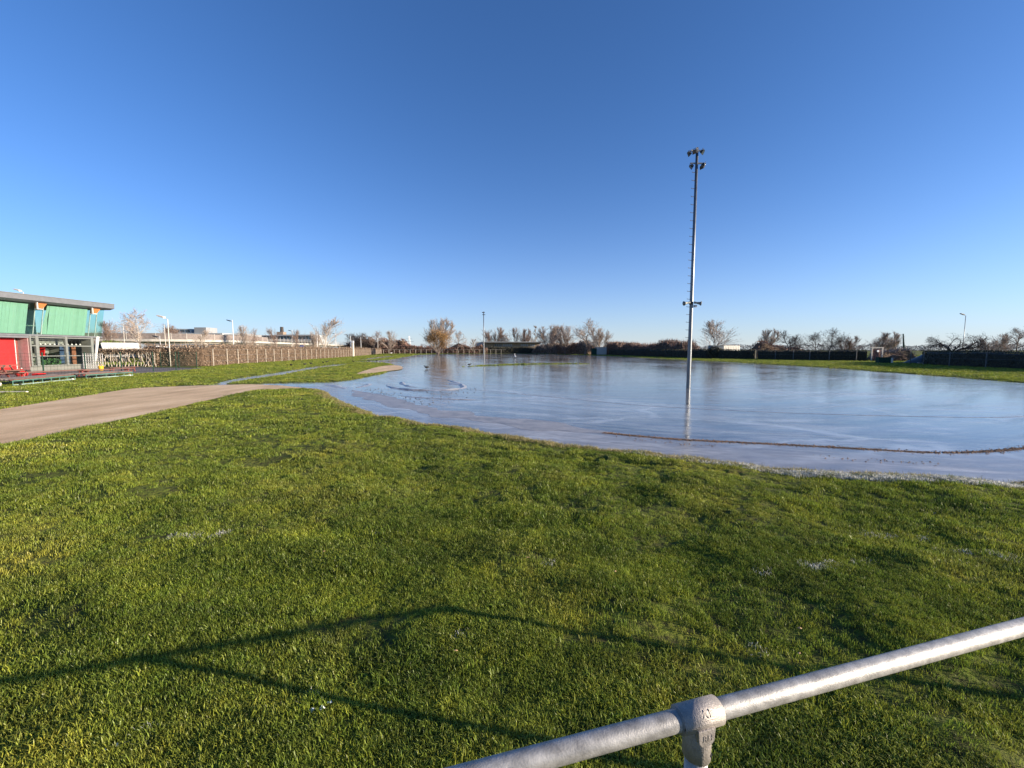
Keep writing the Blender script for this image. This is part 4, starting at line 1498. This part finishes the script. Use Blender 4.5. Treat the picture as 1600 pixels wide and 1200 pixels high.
def tree(var, x, y, h, w, label, bark, twig, group=None, rz=0.0, name='bare_tree'):
    t = thing(name, (x, y, -.05), label, 'tree', group, rz)
    t.scale = (w, w, h)
    for me, nm, mt in zip(VAR[var], ('trunk', 'crown'), (bark, twig)):
        o = bpy.data.objects.new(nm, me)
        C.objects.link(o)
        o.parent = t
        o.material_slots[0].link = 'OBJECT'
        o.material_slots[0].material = mt
    return t


GL = 'bare trees behind the left hedge'
tree('s1', -55.2, 62, 7.8, 5.6, 'bare birch with a forked white trunk behind the hedge', BARKP, TWIGP, GL, .6, 'birch_tree')
for i, (v, x, y, h, w, lb) in enumerate((
        ('s2', -112.8, 120, 9.4, 9, 'bare brown tree behind the viaduct screen, left of the birch'),
        ('s3', -114.6, 127, 9.9, 8, 'bare brown tree directly behind the birch crown'),
        ('u1', -87.4, 90, 8.1, 5.0, 'bare grey tree right beside the clubhouse roof'),
        ('s3', -100.9, 120, 9.4, 8.5, 'bare brown tree above the viaduct, right of the birch'),
        ('s1', -106.3, 131, 9.4, 6, 'bare brown tree behind the cream lamp post'),
        ('u2', -59.6, 80, 5.8, 3.2, 'young pale tree in front of the white office block'),
        ('u1', -70.8, 110, 8.3, 4.6, 'thin bare tree right of the tall white lamp post'),
        ('s2', -72.6, 116, 7.9, 4, 'low bare tree with a rounded top above the hedge'),
        ('u2', -56.8, 100, 7.1, 3.2, 'slender bare tree in front of the dark roof tower'),
        ('u1', -57.0, 111, 7.2, 3.4, 'slender bare tree beside the lamp post at the white office'),
        ('u2', -51.5, 115, 10.8, 8.0, 'tallest pale bare tree behind the middle of the brown hedge'),
        ('m1', -61.2, 130, 7.4, 3.6, 'small dark tree just left of the tallest pale tree'))):
    tree(v, x, y, h, w, lb, BARKP if 'pale' in lb else BARK, TWIGP if 'pale' in lb or 'thin' in lb else TWIG, GL, i * 1.3)
GF = 'bare trees at the far end of the lake'
for i, (v, x, y, h, w, lb, bk, tw) in enumerate((
        ('r1', -77.7, 212, 10.4, 13, 'broad dark thicket tree at the end of the viaduct', BARK, TWIGD),
        ('s2', -68.1, 204, 11.0, 12, 'rounded brown tree in the clump beyond the cream pillar', BARK, TWIG),
        ('u1', -56.9, 194, 10.9, 7, 'pale bare tree at the right of the clump beyond the cream pillar', BARK, TWIGP),
        ('m2', -27.2, 151, 13.1, 11, 'tall bare tree rising behind the orange-brown bush', BARK, TWIGP),
        ('s3', -22.6, 171, 9.9, 7.5, 'bare tree right of the orange-brown bush', BARK, TWIGP),
        ('u2', -18.4, 200, 7.4, 4.6, 'small pale tree left of the distant mast', BARK, TWIGP),
        ('m1', -10.3, 240, 14.8, 13, 'bare tree just right of the distant mast', BARK, TWIG),
        ('s1', -3.7, 245, 11.7, 9, 'low bare tree behind the middle of the flat-roofed building', BARK, TWIG),
        ('u1', 1.5, 240, 14.8, 9, 'tall twin bare tree behind the flat-roofed building', BARK, TWIG),
        ('m2', 7.3, 238, 13.9, 8, 'bare tree behind the right windows of the flat-roofed building', BARK, TWIG),
        ('p1', 13.4, 250, 16.4, 5.5, 'narrow pale poplar behind the flat-roofed building', BARK, TWIGP),
        ('m1', 14.5, 170, 11.5, 11, 'bushy bare tree at the right end of the flat-roofed building', BARK, TWIGP),
        ('u2', 19.0, 179, 12.7, 8, 'upright bare tree in the middle of the right clump', BARK, TWIGP),
        ('m2', 21.4, 168, 11.6, 9, 'many-stemmed bare tree left of the biggest clump tree', BARK, TWIGP),
        ('s2', 26.3, 150, 12.6, 13.5, 'biggest bare tree of the far clump, left of the pale container', BARK, TWIGP),
        ('m1', 33.0, 157, 10.2, 9, 'low spreading bare tree behind the pale container', BARK, TWIGP))):
    tree(v, x, y, h, w, lb, bk, tw, GF, i * .9 + .3)
GR = 'bare trees beyond the right bank'
for i, (v, x, y, h, w, lb, bk, tw) in enumerate((
        ('u1', 45.6, 95, 8.5, 8.0, 'airy bare tree just right of the near mast', BARK, TWIGP),
        ('m2', 66.9, 110, 7.2, 5.5, 'pale many-stemmed bush tree above the green mesh fence', BARK, TWIGP),
        ('s2', 53.5, 80, 5.6, 5.6, 'leftmost tree of the dark row on the right bank', BARKD, TWIGD),
        ('s3', 58.6, 84, 4.9, 4.6, 'second tree of the dark row on the right bank', BARKD, TWIGD),
        ('s1', 58.0, 80, 5.2, 4.4, 'third tree of the dark row on the right bank', BARKD, TWIGD),
        ('s2', 57.6, 76, 5.8, 6.2, 'largest and rightmost tree of the dark row on the right bank', BARKD, TWIGD),
        ('m1', 72.3, 90, 4.7, 4.2, 'low bare bush tree right of the dark row', BARK, TWIG),
        ('u2', 69.5, 80, 4.4, 3.2, 'thin pale sapling left of the gate', BARK, TWIGP),
        ('m2', 67.2, 75, 4.9, 4.6, 'tall pale shrub above the gate with the white disc', BARK, TWIGP),
        ('g1', 68.6, 65, 4.3, 7.6, 'gnarled dark pollard with thick crooked limbs on the right', BARKD, TWIGD),
        ('m1', 92.1, 80, 4.8, 5.0, 'pale bare bush tree right of the thin street lamp', BARK, TWIGP),
        ('s3', 72.8, 60, 5.0, 4.6, 'bare tree at the right edge of the view', BARK, TWIG))):
    tree(v, x, y, h, w, lb, bk, tw, GR, i * 1.7 + .2)
# orange-brown bush with a dense crown
t = thing('bush', (-25.3, 143, 0), 'dense rounded orange-brown bush at the far end of the lake', 'bush')
for k in range(5): MB().tube([(-25.3, 143, 0), (-25.3 + 3.2 * math.cos(k * 1.25), 143 + 3.2 * math.sin(k * 1.25), 4.5)], [.16, .05], 6).build('stem', BARK, t)
cl = []
g = np.random.default_rng(3)
for k in range(26):
    a, e, q = g.uniform(0, 6.28), g.uniform(-.5, 1.4), g.uniform(.5, 1)
    c = (4.2 * q * math.cos(a) * math.cos(e), 4.2 * q * math.sin(a) * math.cos(e), 4.7 + 3.6 * q * math.sin(e))
    n = 330
    p = g.normal(size=(n, 3)) * np.array((.75, .75, .65)) + np.array(c)
    cl.append(p)
p = np.vstack(cl)
p = p[p[:, 2] > .3]
n = len(p)
a = g.normal(size=(n, 3)); a /= np.linalg.norm(a, axis=1)[:, None]
b = np.cross(a, g.normal(size=(n, 3))); b /= np.linalg.norm(b, axis=1)[:, None]
s_ = .38 * g.uniform(.5, 1.5, n)[:, None]
np_mesh('crown', np.stack([p - a * s_ * .5, p + b * s_ * .22, p + a * s_ * .5], 1).reshape(-1, 3), np.arange(3 * n).reshape(-1, 3), TWIGO, t)
# green bush by the clubhouse corner
t = thing('bush', (-72, 75, 0), 'green bush between the clubhouse roof and the white trailer', 'bush')
MB().tube([(-72, 75, 0), (-72, 75, 1.6)], [.2, .1], 8).build('stem', BARK, t)
leaf_cloud('crown', GREENBUSH, (0, 0, 1.9), (2.6, 2.0, 1.5), 2600, .26, t, 4)

# low scrub under the far left clump, far woods on the horizon
hedge('scrub', 'dark scrub under the clump of trees beyond the cream pillar', [(-88, 222), (-70, 214), (-50, 212)], 6, 5.6, REDBUSH, HCORE, 5, .8, 'scrub', .3, 6, None, 15)
V_, T_ = [], []
g = np.random.default_rng(8)
for (x0, y0, x1_, y1_, h, n) in ((-900, 900, -200, 1100, 13, 16000), (-200, 700, 400, 900, 9, 14000), (300, 800, 1500, 500, 10, 34000), (900, 600, 1300, 100, 9, 9000)):
    u = g.uniform(size=n)
    x, y = x0 + (x1_ - x0) * u, y0 + (y1_ - y0) * u
    hh = h * (.45 + 1.1 * fbm(u * 40, u * 0 + h, 3))
    z = g.uniform(0, 1, n) * hh
    p = np.stack([x, y + g.normal(0, 8, n), z], -1)
    a = g.normal(size=(n, 3)); a /= np.linalg.norm(a, axis=1)[:, None]
    b = np.cross(a, g.normal(size=(n, 3))); b /= np.linalg.norm(b, axis=1)[:, None]
    s_ = 2.0 * g.uniform(.5, 1.4, n)[:, None]
    V_.append(np.stack([p - a * s_ * .5, p + b * s_ * .4, p + a * s_ * .5], 1).reshape(-1, 3))
V_ = np.vstack(V_)
tag(np_mesh('far_woods', V_, np.arange(len(V_)).reshape(-1, 3), FARWOOD), 'low hazy line of distant woods on the horizon', 'woods', kind='stuff')

# ------------------------------------------------------------------ viaduct with screens, left
vd = thing('viaduct', (-78, 102, 0), 'concrete road viaduct with brown noise screens behind the left hedge', 'bridge')
VP = smooth_poly([(-125, 94), (-97, 98), (-80, 101.5), (-75, 112), (-77, 130), (-82, 180), (-88, 240), (-95, 300)], 2, False)


def sweep(poly, prof):
    m = MB()
    p = np.array(poly)
    d = np.gradient(p, axis=0)
    d /= np.linalg.norm(d, axis=1)[:, None]
    nx = np.stack([d[:, 1], -d[:, 0]], -1)
    vs, fs = [], []
    k = len(prof)
    for i in range(len(p)):
        for o_, z in prof: vs.append((p[i, 0] + nx[i, 0] * o_, p[i, 1] + nx[i, 1] * o_, z))
    for i in range(len(p) - 1):
        for j in range(k): fs.append((i * k + j, i * k + (j + 1) % k, (i + 1) * k + (j + 1) % k, (i + 1) * k + j))
    fs += [tuple(range(k)), tuple(range((len(p) - 1) * k, len(p) * k))]
    return m.add(vs, fs)


sweep(VP, [(0, 3.72), (0, 4.28), (-.3, 4.28), (-.3, 4.0), (-9, 4.0), (-9, 3.3), (-1.2, 3.3), (-.9, 3.6)]).build('deck', CONC, vd)
vpa = np.array(VP)
vs_ = np.concatenate([[0], np.cumsum(np.hypot(*np.diff(vpa, axis=0).T))])
dd = 0.0
scr = np.arange(4, vs_[-1] - 4, 3.0)
for k, s in enumerate(scr[:-1]):
    a = [float(np.interp(s, vs_, vpa[:, i])) for i in (0, 1)]
    b = [float(np.interp(s + 3, vs_, vpa[:, i])) for i in (0, 1)]
    MB().tube([(a[0], a[1], 4.2), (a[0], a[1], 5.75)], .07, 5).build('screen_post', CONC, vd)
    if s < 75:
        rzz = math.atan2(b[1] - a[1], b[0] - a[0])
        MB().box(((a[0] + b[0]) / 2, (a[1] + b[1]) / 2, 4.97), (2.86, .06, 1.36), rz=rzz).build('screen_panel', BARRIER, vd)
    else:
        for zz in (4.7, 5.1): MB().tube([(a[0], a[1], zz), (b[0], b[1], zz)], .04, 4).build('guard_rail', CONC, vd)
for s in (14, 34, 50, 70, 95, 120, 150, 180, 210):
    a = [float(np.interp(s, vs_, vpa[:, i])) for i in (0, 1)]
    MB().tube([(a[0] - .9, a[1] + .9, -.1), (a[0] - .9, a[1] + .9, 3.35)], .5, 10).build('pier', CONC, vd)

# ------------------------------------------------------------------ far buildings
def block(t, cx, cy, w, d, z0, z1, wall, name='wall', rz=0.0):
    return MB().box((cx, cy, (z0 + z1) / 2), (w, d, z1 - z0), rz).build(name, wall, t)


def windows(t, x0, x1, y, z0, z1, n, mat=WINDOWF, gap=.25):
    wd = (x1 - x0) / n
    for k in range(n):
        MB().box((x0 + wd * (k + .5), y - .06, (z0 + z1) / 2), (wd * (1 - gap), .12, z1 - z0)).build('window', mat, t)


t = thing('office_building', (-158, 212, 0), 'pale office block with a white rooftop box behind the viaduct', 'building')
block(t, -166, 218, 40, 14, 0, 10.2, FARGREY)
windows(t, -185, -147, 211, 7.2, 9.6, 14)
block(t, -157.8, 216, 6, 8, 10.2, 13.1, FARWHITE, 'roof_box')
block(t, -170, 217, 14, 8, 10.2, 12.4, FARGREY, 'roof_storey')
windows(t, -176.5, -163.5, 213, 10.6, 12.0, 5)
block(t, -141, 218, 14, 12, 0, 9.6, FARWHITE, 'side_wing')
t = thing('office_building', (-140, 262, 0), 'low modern office with white bands and dark glass above the hedge', 'building')
block(t, -143, 268, 44, 12, 0, 11.0, FARGREY)
for z0, z1 in ((10.4, 11.3), (7.0, 8.3), (3.8, 5.0)): block(t, -135, 261.6, 24, .8, z0, z1, FARWHITE, 'white_band')
windows(t, -164, -147.4, 262, 8.6, 10.6, 8)
windows(t, -147, -123.5, 262, 8.5, 10.2, 12)
windows(t, -147, -123.5, 262, 5.2, 6.8, 12)
block(t, -147.5, 268, 4, 4, 11.0, 13.2, SHEDW, 'roof_hut')
MB().tube([(-147.2, 268, 13.2), (-147.2, 268, 16.4)], [1.1, .95], 10).build('roof_tower', BARKD, t)
t = thing('office_building', (-168, 250, 0), 'brick and glass building left of the white-banded office', 'building')
block(t, -172, 256, 22, 10, 0, 10.6, BRICK)
block(t, -172, 256, 22.6, 10.6, 10.6, 11.6, FARWHITE, 'roof')
windows(t, -182, -162, 251, 7.2, 9.8, 7)
t = thing('shed', (-96, 150, 0), 'pale green shed under the viaduct behind the hedge', 'shed')
block(t, -94, 140, 12, 4, 0, 2.9, PALEG)
block(t, -94, 140, 12.4, 4.4, 2.9, 3.1, FARWHITE, 'roof')
t = thing('sign_board', (-52.3, 104, 0), 'small blue sign board just above the brown hedge', 'sign')
MB().box((-52.3, 104, 2.55), (.95, .06, .55)).build('board', BLUEP, t)
for s in (-.35, .35): MB().tube([(-52.3 + s, 104.06, 0), (-52.3 + s, 104.06, 2.8)], .03, 6).build('leg', GALV, t)

t = thing('barn', (-29.5, 230, 0), 'grey gabled barn roof showing above the far scrub', 'barn')
block(t, -29.2, 236, 11.6, 11, 0, 2.7, SHEDW)
MB().extr([(-36, 230, 2.5), (-29.4, 230, 5.7), (-22.4, 230, 2.5), (-22.4, 230, 2.3), (-29.4, 230, 5.4), (-36, 230, 2.3)], (0, 12, 0)).build('roof', FARGREY, t)
MB().extr([(-35, 230.4, 2.6), (-29.4, 230.4, 5.35), (-23.4, 230.4, 2.6)], (0, .2, 0)).build('gable', DARKM, t)
t = thing('barn', (-16.5, 228, 0), 'small dark barn left of the flat-roofed building', 'barn')
block(t, -16.8, 231, 6, 6, 0, 4.0, DARKM)
MB().extr([(-20.6, 228, 3.9), (-19.2, 228, 6.2), (-13.2, 228, 6.2), (-13.2, 228, 3.9)], (0, 6.5, 0)).build('roof', FARGREY, t)
t = thing('flat_roof_building', (0, 225, 0), 'long low flat-roofed building with white windows at the far end', 'building')
block(t, 0, 230, 30, 9, 0, 5.6, SHEDW)
MB().box((1.2, 229, 5.95), (34, 12.5, .45)).build('roof', FARWHITE, t)
for (x0, x1, n, mt) in ((-9.5, -5.4, 4, WINDOWF), (-5.0, .2, 5, FARWHITE), (4.6, 8.8, 4, FARWHITE), (9.6, 12.4, 3, FARWHITE)):
    w_ = (x1 - x0) / n
    for k in range(n):
        f = MB().box((x0 + w_ * (k + .5), 225.45, 4.35), (w_ * .8, .12, 1.5)).build('window', FARWHITE, t)
        MB().box((x0 + w_ * (k + .5), 225.36, 4.35), (w_ * .55, .1, 1.15)).build('pane', mt, f)


def container(name, x, y, rz, L, w, h, m1, m2, label):
    t = thing(name, (x, y, 0), label, 'container', None, 0)
    MB().box((x, y, h / 2 + .05), (L, w, h), rz).build('body', m1, t)
    c, s = math.cos(rz), math.sin(rz)
    for k in range(int(L / .5)):
        u = -L / 2 + .25 + k * .5
        for sd in (-1, 1): MB().box((x + c * u - s * sd * (w / 2 + .015), y + s * u + c * sd * (w / 2 + .015), h / 2 + .05), (.22, .05, h * .92), rz).build('side_rib', m1, t)
    for sd in (-1, 1):
        MB().box((x + c * sd * (L / 2 + .03), y + s * sd * (L / 2 + .03), h / 2 + .05), (.05, w * .96, h * .95), rz).build('end_door', m2, t)
        for q in (-.3, .3): MB().tube([(x + c * sd * (L / 2 + .07) - s * q * w, y + s * sd * (L / 2 + .07) + c * q * w, .2), (x + c * sd * (L / 2 + .07) - s * q * w, y + s * sd * (L / 2 + .07) + c * q * w, h - .1)], .03, 6).build('lock_bar', m2, t)
    return t


container('shipping_container', 45.9, 90, .42, 6.1, 2.44, 2.55, CONTW, CONTG, 'white shipping container with its shaded end coloured grey behind the right hedge')  # grey ends put the shade of the unlit face into the colour
t = thing('storage_shed', (42.3, 86.4, 0), 'grey storage box in front of the white shipping container', 'shed')
MB().box((42.3, 86.6, 1.28), (2.3, 2.0, 2.5)).build('body', CONTG, t)
MB().box((42.3, 86.6, 2.58), (2.5, 2.2, .1)).build('roof', GREYF, t)
MB().box((42.6, 85.55, 1.1), (.9, .06, 2.0)).build('door', GREYF, t)
t = thing('dark_shrub', (39.8, 82, 0), 'black rounded shrub between the mast and the grey storage box', 'shrub')
MB().tube([(39.8, 82, 0), (39.8, 82, 1.2)], [.12, .05], 6).build('stem', BARK, t)
leaf_cloud('crown', BEECHD, (0, 0, 1.25), (1.5, 1.1, 1.15), 1500, .22, t, 6)
t = thing('storage_container', (30.5, 145, 0), 'pale storage container beside the far clump of trees', 'container')
MB().box((31.0, 145.5, 1.35), (3.4, 2.4, 2.45)).build('body', CONTW, t)
MB().box((31.0, 145.5, 2.63), (3.6, 2.6, .12)).build('roof', FARWHITE, t)
MB().box((28.5, 145.3, 1.15), (1.5, 2.2, 2.2)).build('green_end', DGREEN, t)

# green rail fence on the right bank
t = thing('mesh_fence', (44, 75, 0), 'dark green mesh fence in front of the white container on the right bank', 'fence')
QP = [(39.9, 80), (41.0, 79.2), (42.3, 78.4), (43.6, 77.4), (45.0, 76.3)]
QP = [(40.0 + 1.6 * k, 81.5 - 1.0 * k) for k in range(5)]
for x, y in QP: MB().tube([(x, y, 0), (x, y, 1.62)], .045, 6).build('post', DGREEN, t)
for i in range(4):
    (ax, ay), (bx, by) = QP[i], QP[i + 1]
    m = MB()
    for k in range(1, 16): m.tube([(ax + (bx - ax) * k / 16, ay + (by - ay) * k / 16, .1), (ax + (bx - ax) * k / 16, ay + (by - ay) * k / 16, 1.55)], .012, 3, False)
    for k in range(7): m.tube([(ax, ay, .15 + .23 * k), (bx, by, .15 + .23 * k)], .022, 4, False)
    m.build('mesh_panel', DGREEN, t)

# gate with brick infill and white disc, green cabinet, leaning pole
t = thing('gate_portal', (55.4, 63.4, 0), 'small portal with pale posts and a white round disc on the right bank', 'portal')
for x in (54.65, 56.25): MB().box((x, 63.4, 1.0), (.16, .16, 2.0)).build('post', CONC, t)
MB().box((55.45, 63.4, 2.02), (1.9, .14, .12)).build('lintel', CONC, t)
for r_ in range(9):
    for c_ in range(4): MB().box((55.02 + .27 * c_ + (.13 if r_ % 2 else 0) + .05, 63.62, .1 + .2 * r_), (.25, .1, .185)).build('brick', BRICK, t)
MB().tube([(55.55, 63.36, 1.5), (55.55, 63.30, 1.5)], .17, 20).build('disc', LAMPW, t)
t = thing('utility_cabinet', (46.9, 52.5, 0), 'dark green utility cabinet with a pale side on the right bank', 'cabinet', None, -.25)
MB().box((46.85, 52.6, .36), (1.28, .7, .68)).build('body', DGREEN, t, False, .01)
MB().box((46.85, 52.6, .73), (1.36, .78, .06)).build('lid', DGREEN, t)
MB().box((47.62, 52.6, .35), (.22, .66, .66)).build('side_panel', CREAM, t)
MB().box((46.86, 52.23, .36), (.02, .02, .6)).build('door_seam', DARKM, t)
t = thing('leaning_post', (78.3, 83, 0), 'tall dark green post leaning slightly on the right bank', 'post')
MB().tube([(78.3, 83, -.1), (77.9, 83, 2.0), (77.55, 83, 4.8)], [.26, .17, .10], 10).build('shaft', DGREEN, t, True)
MB().tube([(77.55, 83, 4.78), (77.54, 83, 4.86)], .13, 10).build('cap', DGREEN, t)

# ------------------------------------------------------------------ lamp posts
def lamp_post(x, y, h, label, head=-1, r=.07, mat=WHITE, hm=DARKM):
    r *= .72
    t = thing('street_lamp', (x, y, 0), label, 'street lamp', 'lamp posts around the lake')
    MB().tube([(x, y, -.1), (x, y, h * .4), (x, y, h)], [r, r * .85, r * .65], 10).build('pole', mat, t, True)
    if head:
        hz = h - .35 if abs(head) == 1 else h
        k = 1 if head > 0 else -1
        MB().tube([(x, y, hz - .05), (x + k * .35, y, hz + .12)], .03, 6).build('arm', mat, t)
        o = MB().extr([(x + k * .30, y - .16, hz + .07), (x + k * .95, y - .16, hz + .28), (x + k * .98, y - .16, hz + .40), (x + k * .34, y - .16, hz + .24)], (0, .32, 0)).build('lamp_head', hm, t)
        MB().add([(x + k * .40, y - .12, hz + .085), (x + k * .90, y - .12, hz + .25), (x + k * .90, y + .12, hz + .25), (x + k * .40, y + .12, hz + .085)], [(0, 1, 2, 3)]).build('lens', WHITE, o)
    return t


lamp_post(-34.45, 42.0, 4.75, 'cream lamp post standing in front of the hedge corner', -2, .075, CREAM, CREAM)
lamp_post(-64.9, 70, 6.3, 'thin pale pole rising left of the birch trunk', 0, .06, CREAM)
lamp_post(-39.8, 48, 4.5, 'slim pale pole just left of the cream lamp post', 0, .05, CREAM)
lamp_post(-50.5, 60, 3.7, 'short pale lamp post between the birch and the cream lamp', -1, .06)
lamp_post(-49.3, 74, 6.95, 'tall white lamp post with a dark head, nearest of the white row', -1, .12)
lamp_post(-58.8, 112, 6.95, 'white lamp post with a dark head in front of the white-banded office', -1, .15)
lamp_post(-55.9, 120, 6.95, 'white lamp post in front of the tallest pale tree', 0, .15)
lamp_post(-56.5, 134, 7.05, 'white lamp post right of the tallest pale tree', -1, .15)
lamp_post(-61.1, 158, 7.0, 'white lamp post just left of the cream pillar', 0, .17)
lamp_post(-62.9, 174, 7.0, 'white lamp post just right of the cream pillar', 0, .17)
lamp_post(-61.0, 190, 7.1, 'thin far lamp post before the right end of the clump', 0, .14, CREAM)
lamp_post(-57.9, 50, 8.5, 'lamp whose head peeks over the clubhouse roof', -2, .08, CREAM, CREAM)
lamp_post(81.0, 75, 7.8, 'thin tall street lamp at the right horizon', -2, .09, MAST, MAST)
t = thing('cream_pillar', (-41.1, 107.8, 0), 'cream pillar with a white top in front of the brown hedge', 'pillar')
MB().box((-41.1, 107.8, 1.7), (.5, .5, 3.4)).build('shaft', CREAM, t, False, .03)
MB().box((-41.1, 107.8, 3.72), (.56, .56, .6)).build('top_box', WHITE, t, False, .03)
# far pylon
t = thing('pylon', (-118, 480, 0), 'faint lattice pylon on the horizon left of the orange-brown bush', 'pylon')
for s in (-1, 1):
    for q in (-1, 1): MB().tube([(-118 + s * 2.2, 480 + q * 2.2, 0), (-118 + s * .4, 480 + q * .4, 17.5)], .13, 4).build('leg', MAST, t)
for z, w in ((11.5, 5), (14.5, 3.6)): MB().box((-118, 480, z), (w * 2, .25, .25)).build('crossarm', MAST, t)
for z in (3, 6, 9, 12): MB().box((-118, 477.8 + z * .1, z), (4.2 - z * .2, .2, .2)).build('brace', MAST, t)

# ------------------------------------------------------------------ vehicles behind the hedge
def wheels(t, xs, y, r=.38):
    for x in xs:
        w = MB().tube([(x, y - .13, r), (x, y + .13, r)], r, 16).build('wheel', TYRE, t)
        MB().tube([(x, y - .14, r), (x, y - .12, r)], r * .55, 12).build('rim', GALV, w)


t = thing('box_trailer', (-54.6, 58, 0), 'white trailer with grey scribbled lettering behind the bare hedge', 'trailer', None, .5)
MB().extr([(-56.1, 58, .7), (-52.95, 58, .7), (-52.9, 58, 2.62), (-53.05, 58, 2.68), (-56.3, 58, 2.68), (-56.45, 58, 2.6)], (0, 2.2, 0)).build('body', WHITE, t)
MB().box((-54.6, 59.1, .6), (3.4, 1.9, .18)).build('chassis', DARKM, t)
wheels(t, (-55.0, -54.1), 58.1)
sc_ = MB()
g = np.random.default_rng(12)
for k in range(11):
    x = -55.7 + k * .21
    if k == 4: continue
    zq = 1.95 + g.uniform(-.04, .08)
    m = MB().tube([(x + g.uniform(0, .14), 57.985, zq + g.uniform(-.14, .14)) for _ in range(4)], .016, 4).build('lettering', GREYF, t)
t = thing('white_van', (-50, 58, 0), 'white van roof showing over the hedge right of the birch trunk', 'van')
MB().extr([(-51.3, 58, .35), (-48.7, 58, .35), (-48.65, 58, 1.1), (-49.0, 58, 1.35), (-49.5, 58, 2.3), (-49.8, 58, 2.38), (-51.1, 58, 2.38), (-51.3, 58, 2.2)], (0, 1.9, 0)).build('body', WHITE, t)
MB().extr([(-49.15, 57.98, 1.4), (-49.55, 57.98, 2.15), (-50.1, 57.98, 2.15), (-50.1, 57.98, 1.4)], (0, .02, 0)).build('side_window', WINDOWF, t)
wheels(t, (-50.8, -49.2), 58.05, .34)
t = thing('dark_van', (-57.9, 58.5, 0), 'dark van between the clubhouse corner and the white trailer', 'van')
MB().extr([(-60.2, 58.5, .35), (-56.7, 58.5, .35), (-56.65, 58.5, 2.2), (-56.9, 58.5, 2.42), (-59.2, 58.5, 2.42), (-59.8, 58.5, 1.5), (-60.3, 58.5, 1.25)], (0, 1.9, 0)).build('body', CARD, t)
MB().extr([(-58.0, 58.48, 1.45), (-58.0, 58.48, 2.15), (-59.1, 58.48, 2.15), (-59.5, 58.48, 1.45)], (0, .02, 0)).build('side_window', WINDOWF, t)
wheels(t, (-59.4, -57.3), 58.6, .34)

# ------------------------------------------------------------------ birds
def bird(x, y, rz, s, mat, label, upright=False, z=None, name='water_bird'):
    """one continuous loft: tail, body, neck, head, bill; legs as children"""
    t = thing(name, (x, y, z if z is not None else max(WZ, float(ground_z(np.array([x]), np.array([y]))[0]))), label, 'bird', 'birds on the grass and the ice', rz)
    ORI[t.name] = Vector((0, 0, 0))
    if upright: sp = [(-.24, .20, .01), (-.16, .23, .05), (-.05, .27, .09), (.06, .30, .09), (.12, .36, .05), (.14, .46, .028), (.13, .56, .026), (.17, .62, .036), (.22, .62, .025), (.32, .60, .004)]
    else: sp = [(-.24, .17, .012), (-.17, .17, .055), (-.06, .16, .10), (.06, .16, .10), (.13, .19, .06), (.16, .25, .04), (.19, .29, .042), (.23, .29, .03), (.29, .275, .005)]
    m = MB()
    m.tube([(a * s, 0, b * s) for a, b, c in sp], [c * s for a, b, c in sp], 10)
    o = m.build('body', mat, t, True)
    for q in (-1, 1): MB().tube([(0, q * .035 * s, 0), (.01, q * .035 * s, .12 * s if not upright else .24 * s)], .008 * s + .003, 5).build('leg', BARKD, t)
    return t


BL = [(-32.0, 61.0, 0.4, 'dark bird close to the foot of the brown hedge'), (-22.6, 42.6, 2.8, 'first dark bird from the left along the long frozen puddle'), (-22.5, 45.2, .5, 'second dark bird from the left along the long frozen puddle'),
      (-22.9, 47.4, 3.4, 'third dark bird from the left along the long frozen puddle'), (-22.9, 50.5, 2.6, 'fourth dark bird from the left along the long frozen puddle'), (-24.0, 54, .2, 'fifth dark bird, furthest of those along the long frozen puddle'),
      (-21.6, 56.7, 3.0, 'dark bird alone on the grass between the two puddles'), (-20.9, 61, .4, 'left one of two dark birds on the grass spit'), (-20.0, 61.5, 2.9, 'right one of two dark birds on the grass spit')]
for k, (x, y, rz, lb) in enumerate(BL): bird(x, y, rz, .78, FEATH, lb)
bird(-7.65, 37.3, 3.3, 1.0, FEATH, 'dark bird resting on the ice before the orange bush reflection')
bird(-4.6, 45.0, .3, .9, FEATH, 'dark bird at the left tip of the thin grass strip in the ice')
bird(.66, 86, 2.0, 1.5, FEATHW, 'white upright bird standing on the far ice', True, WZ, 'white_bird')
bird(-55, 190, .4, 1.8, FEATHW, 'white bird on the grass by the far end of the hedge', False, None, 'white_bird')
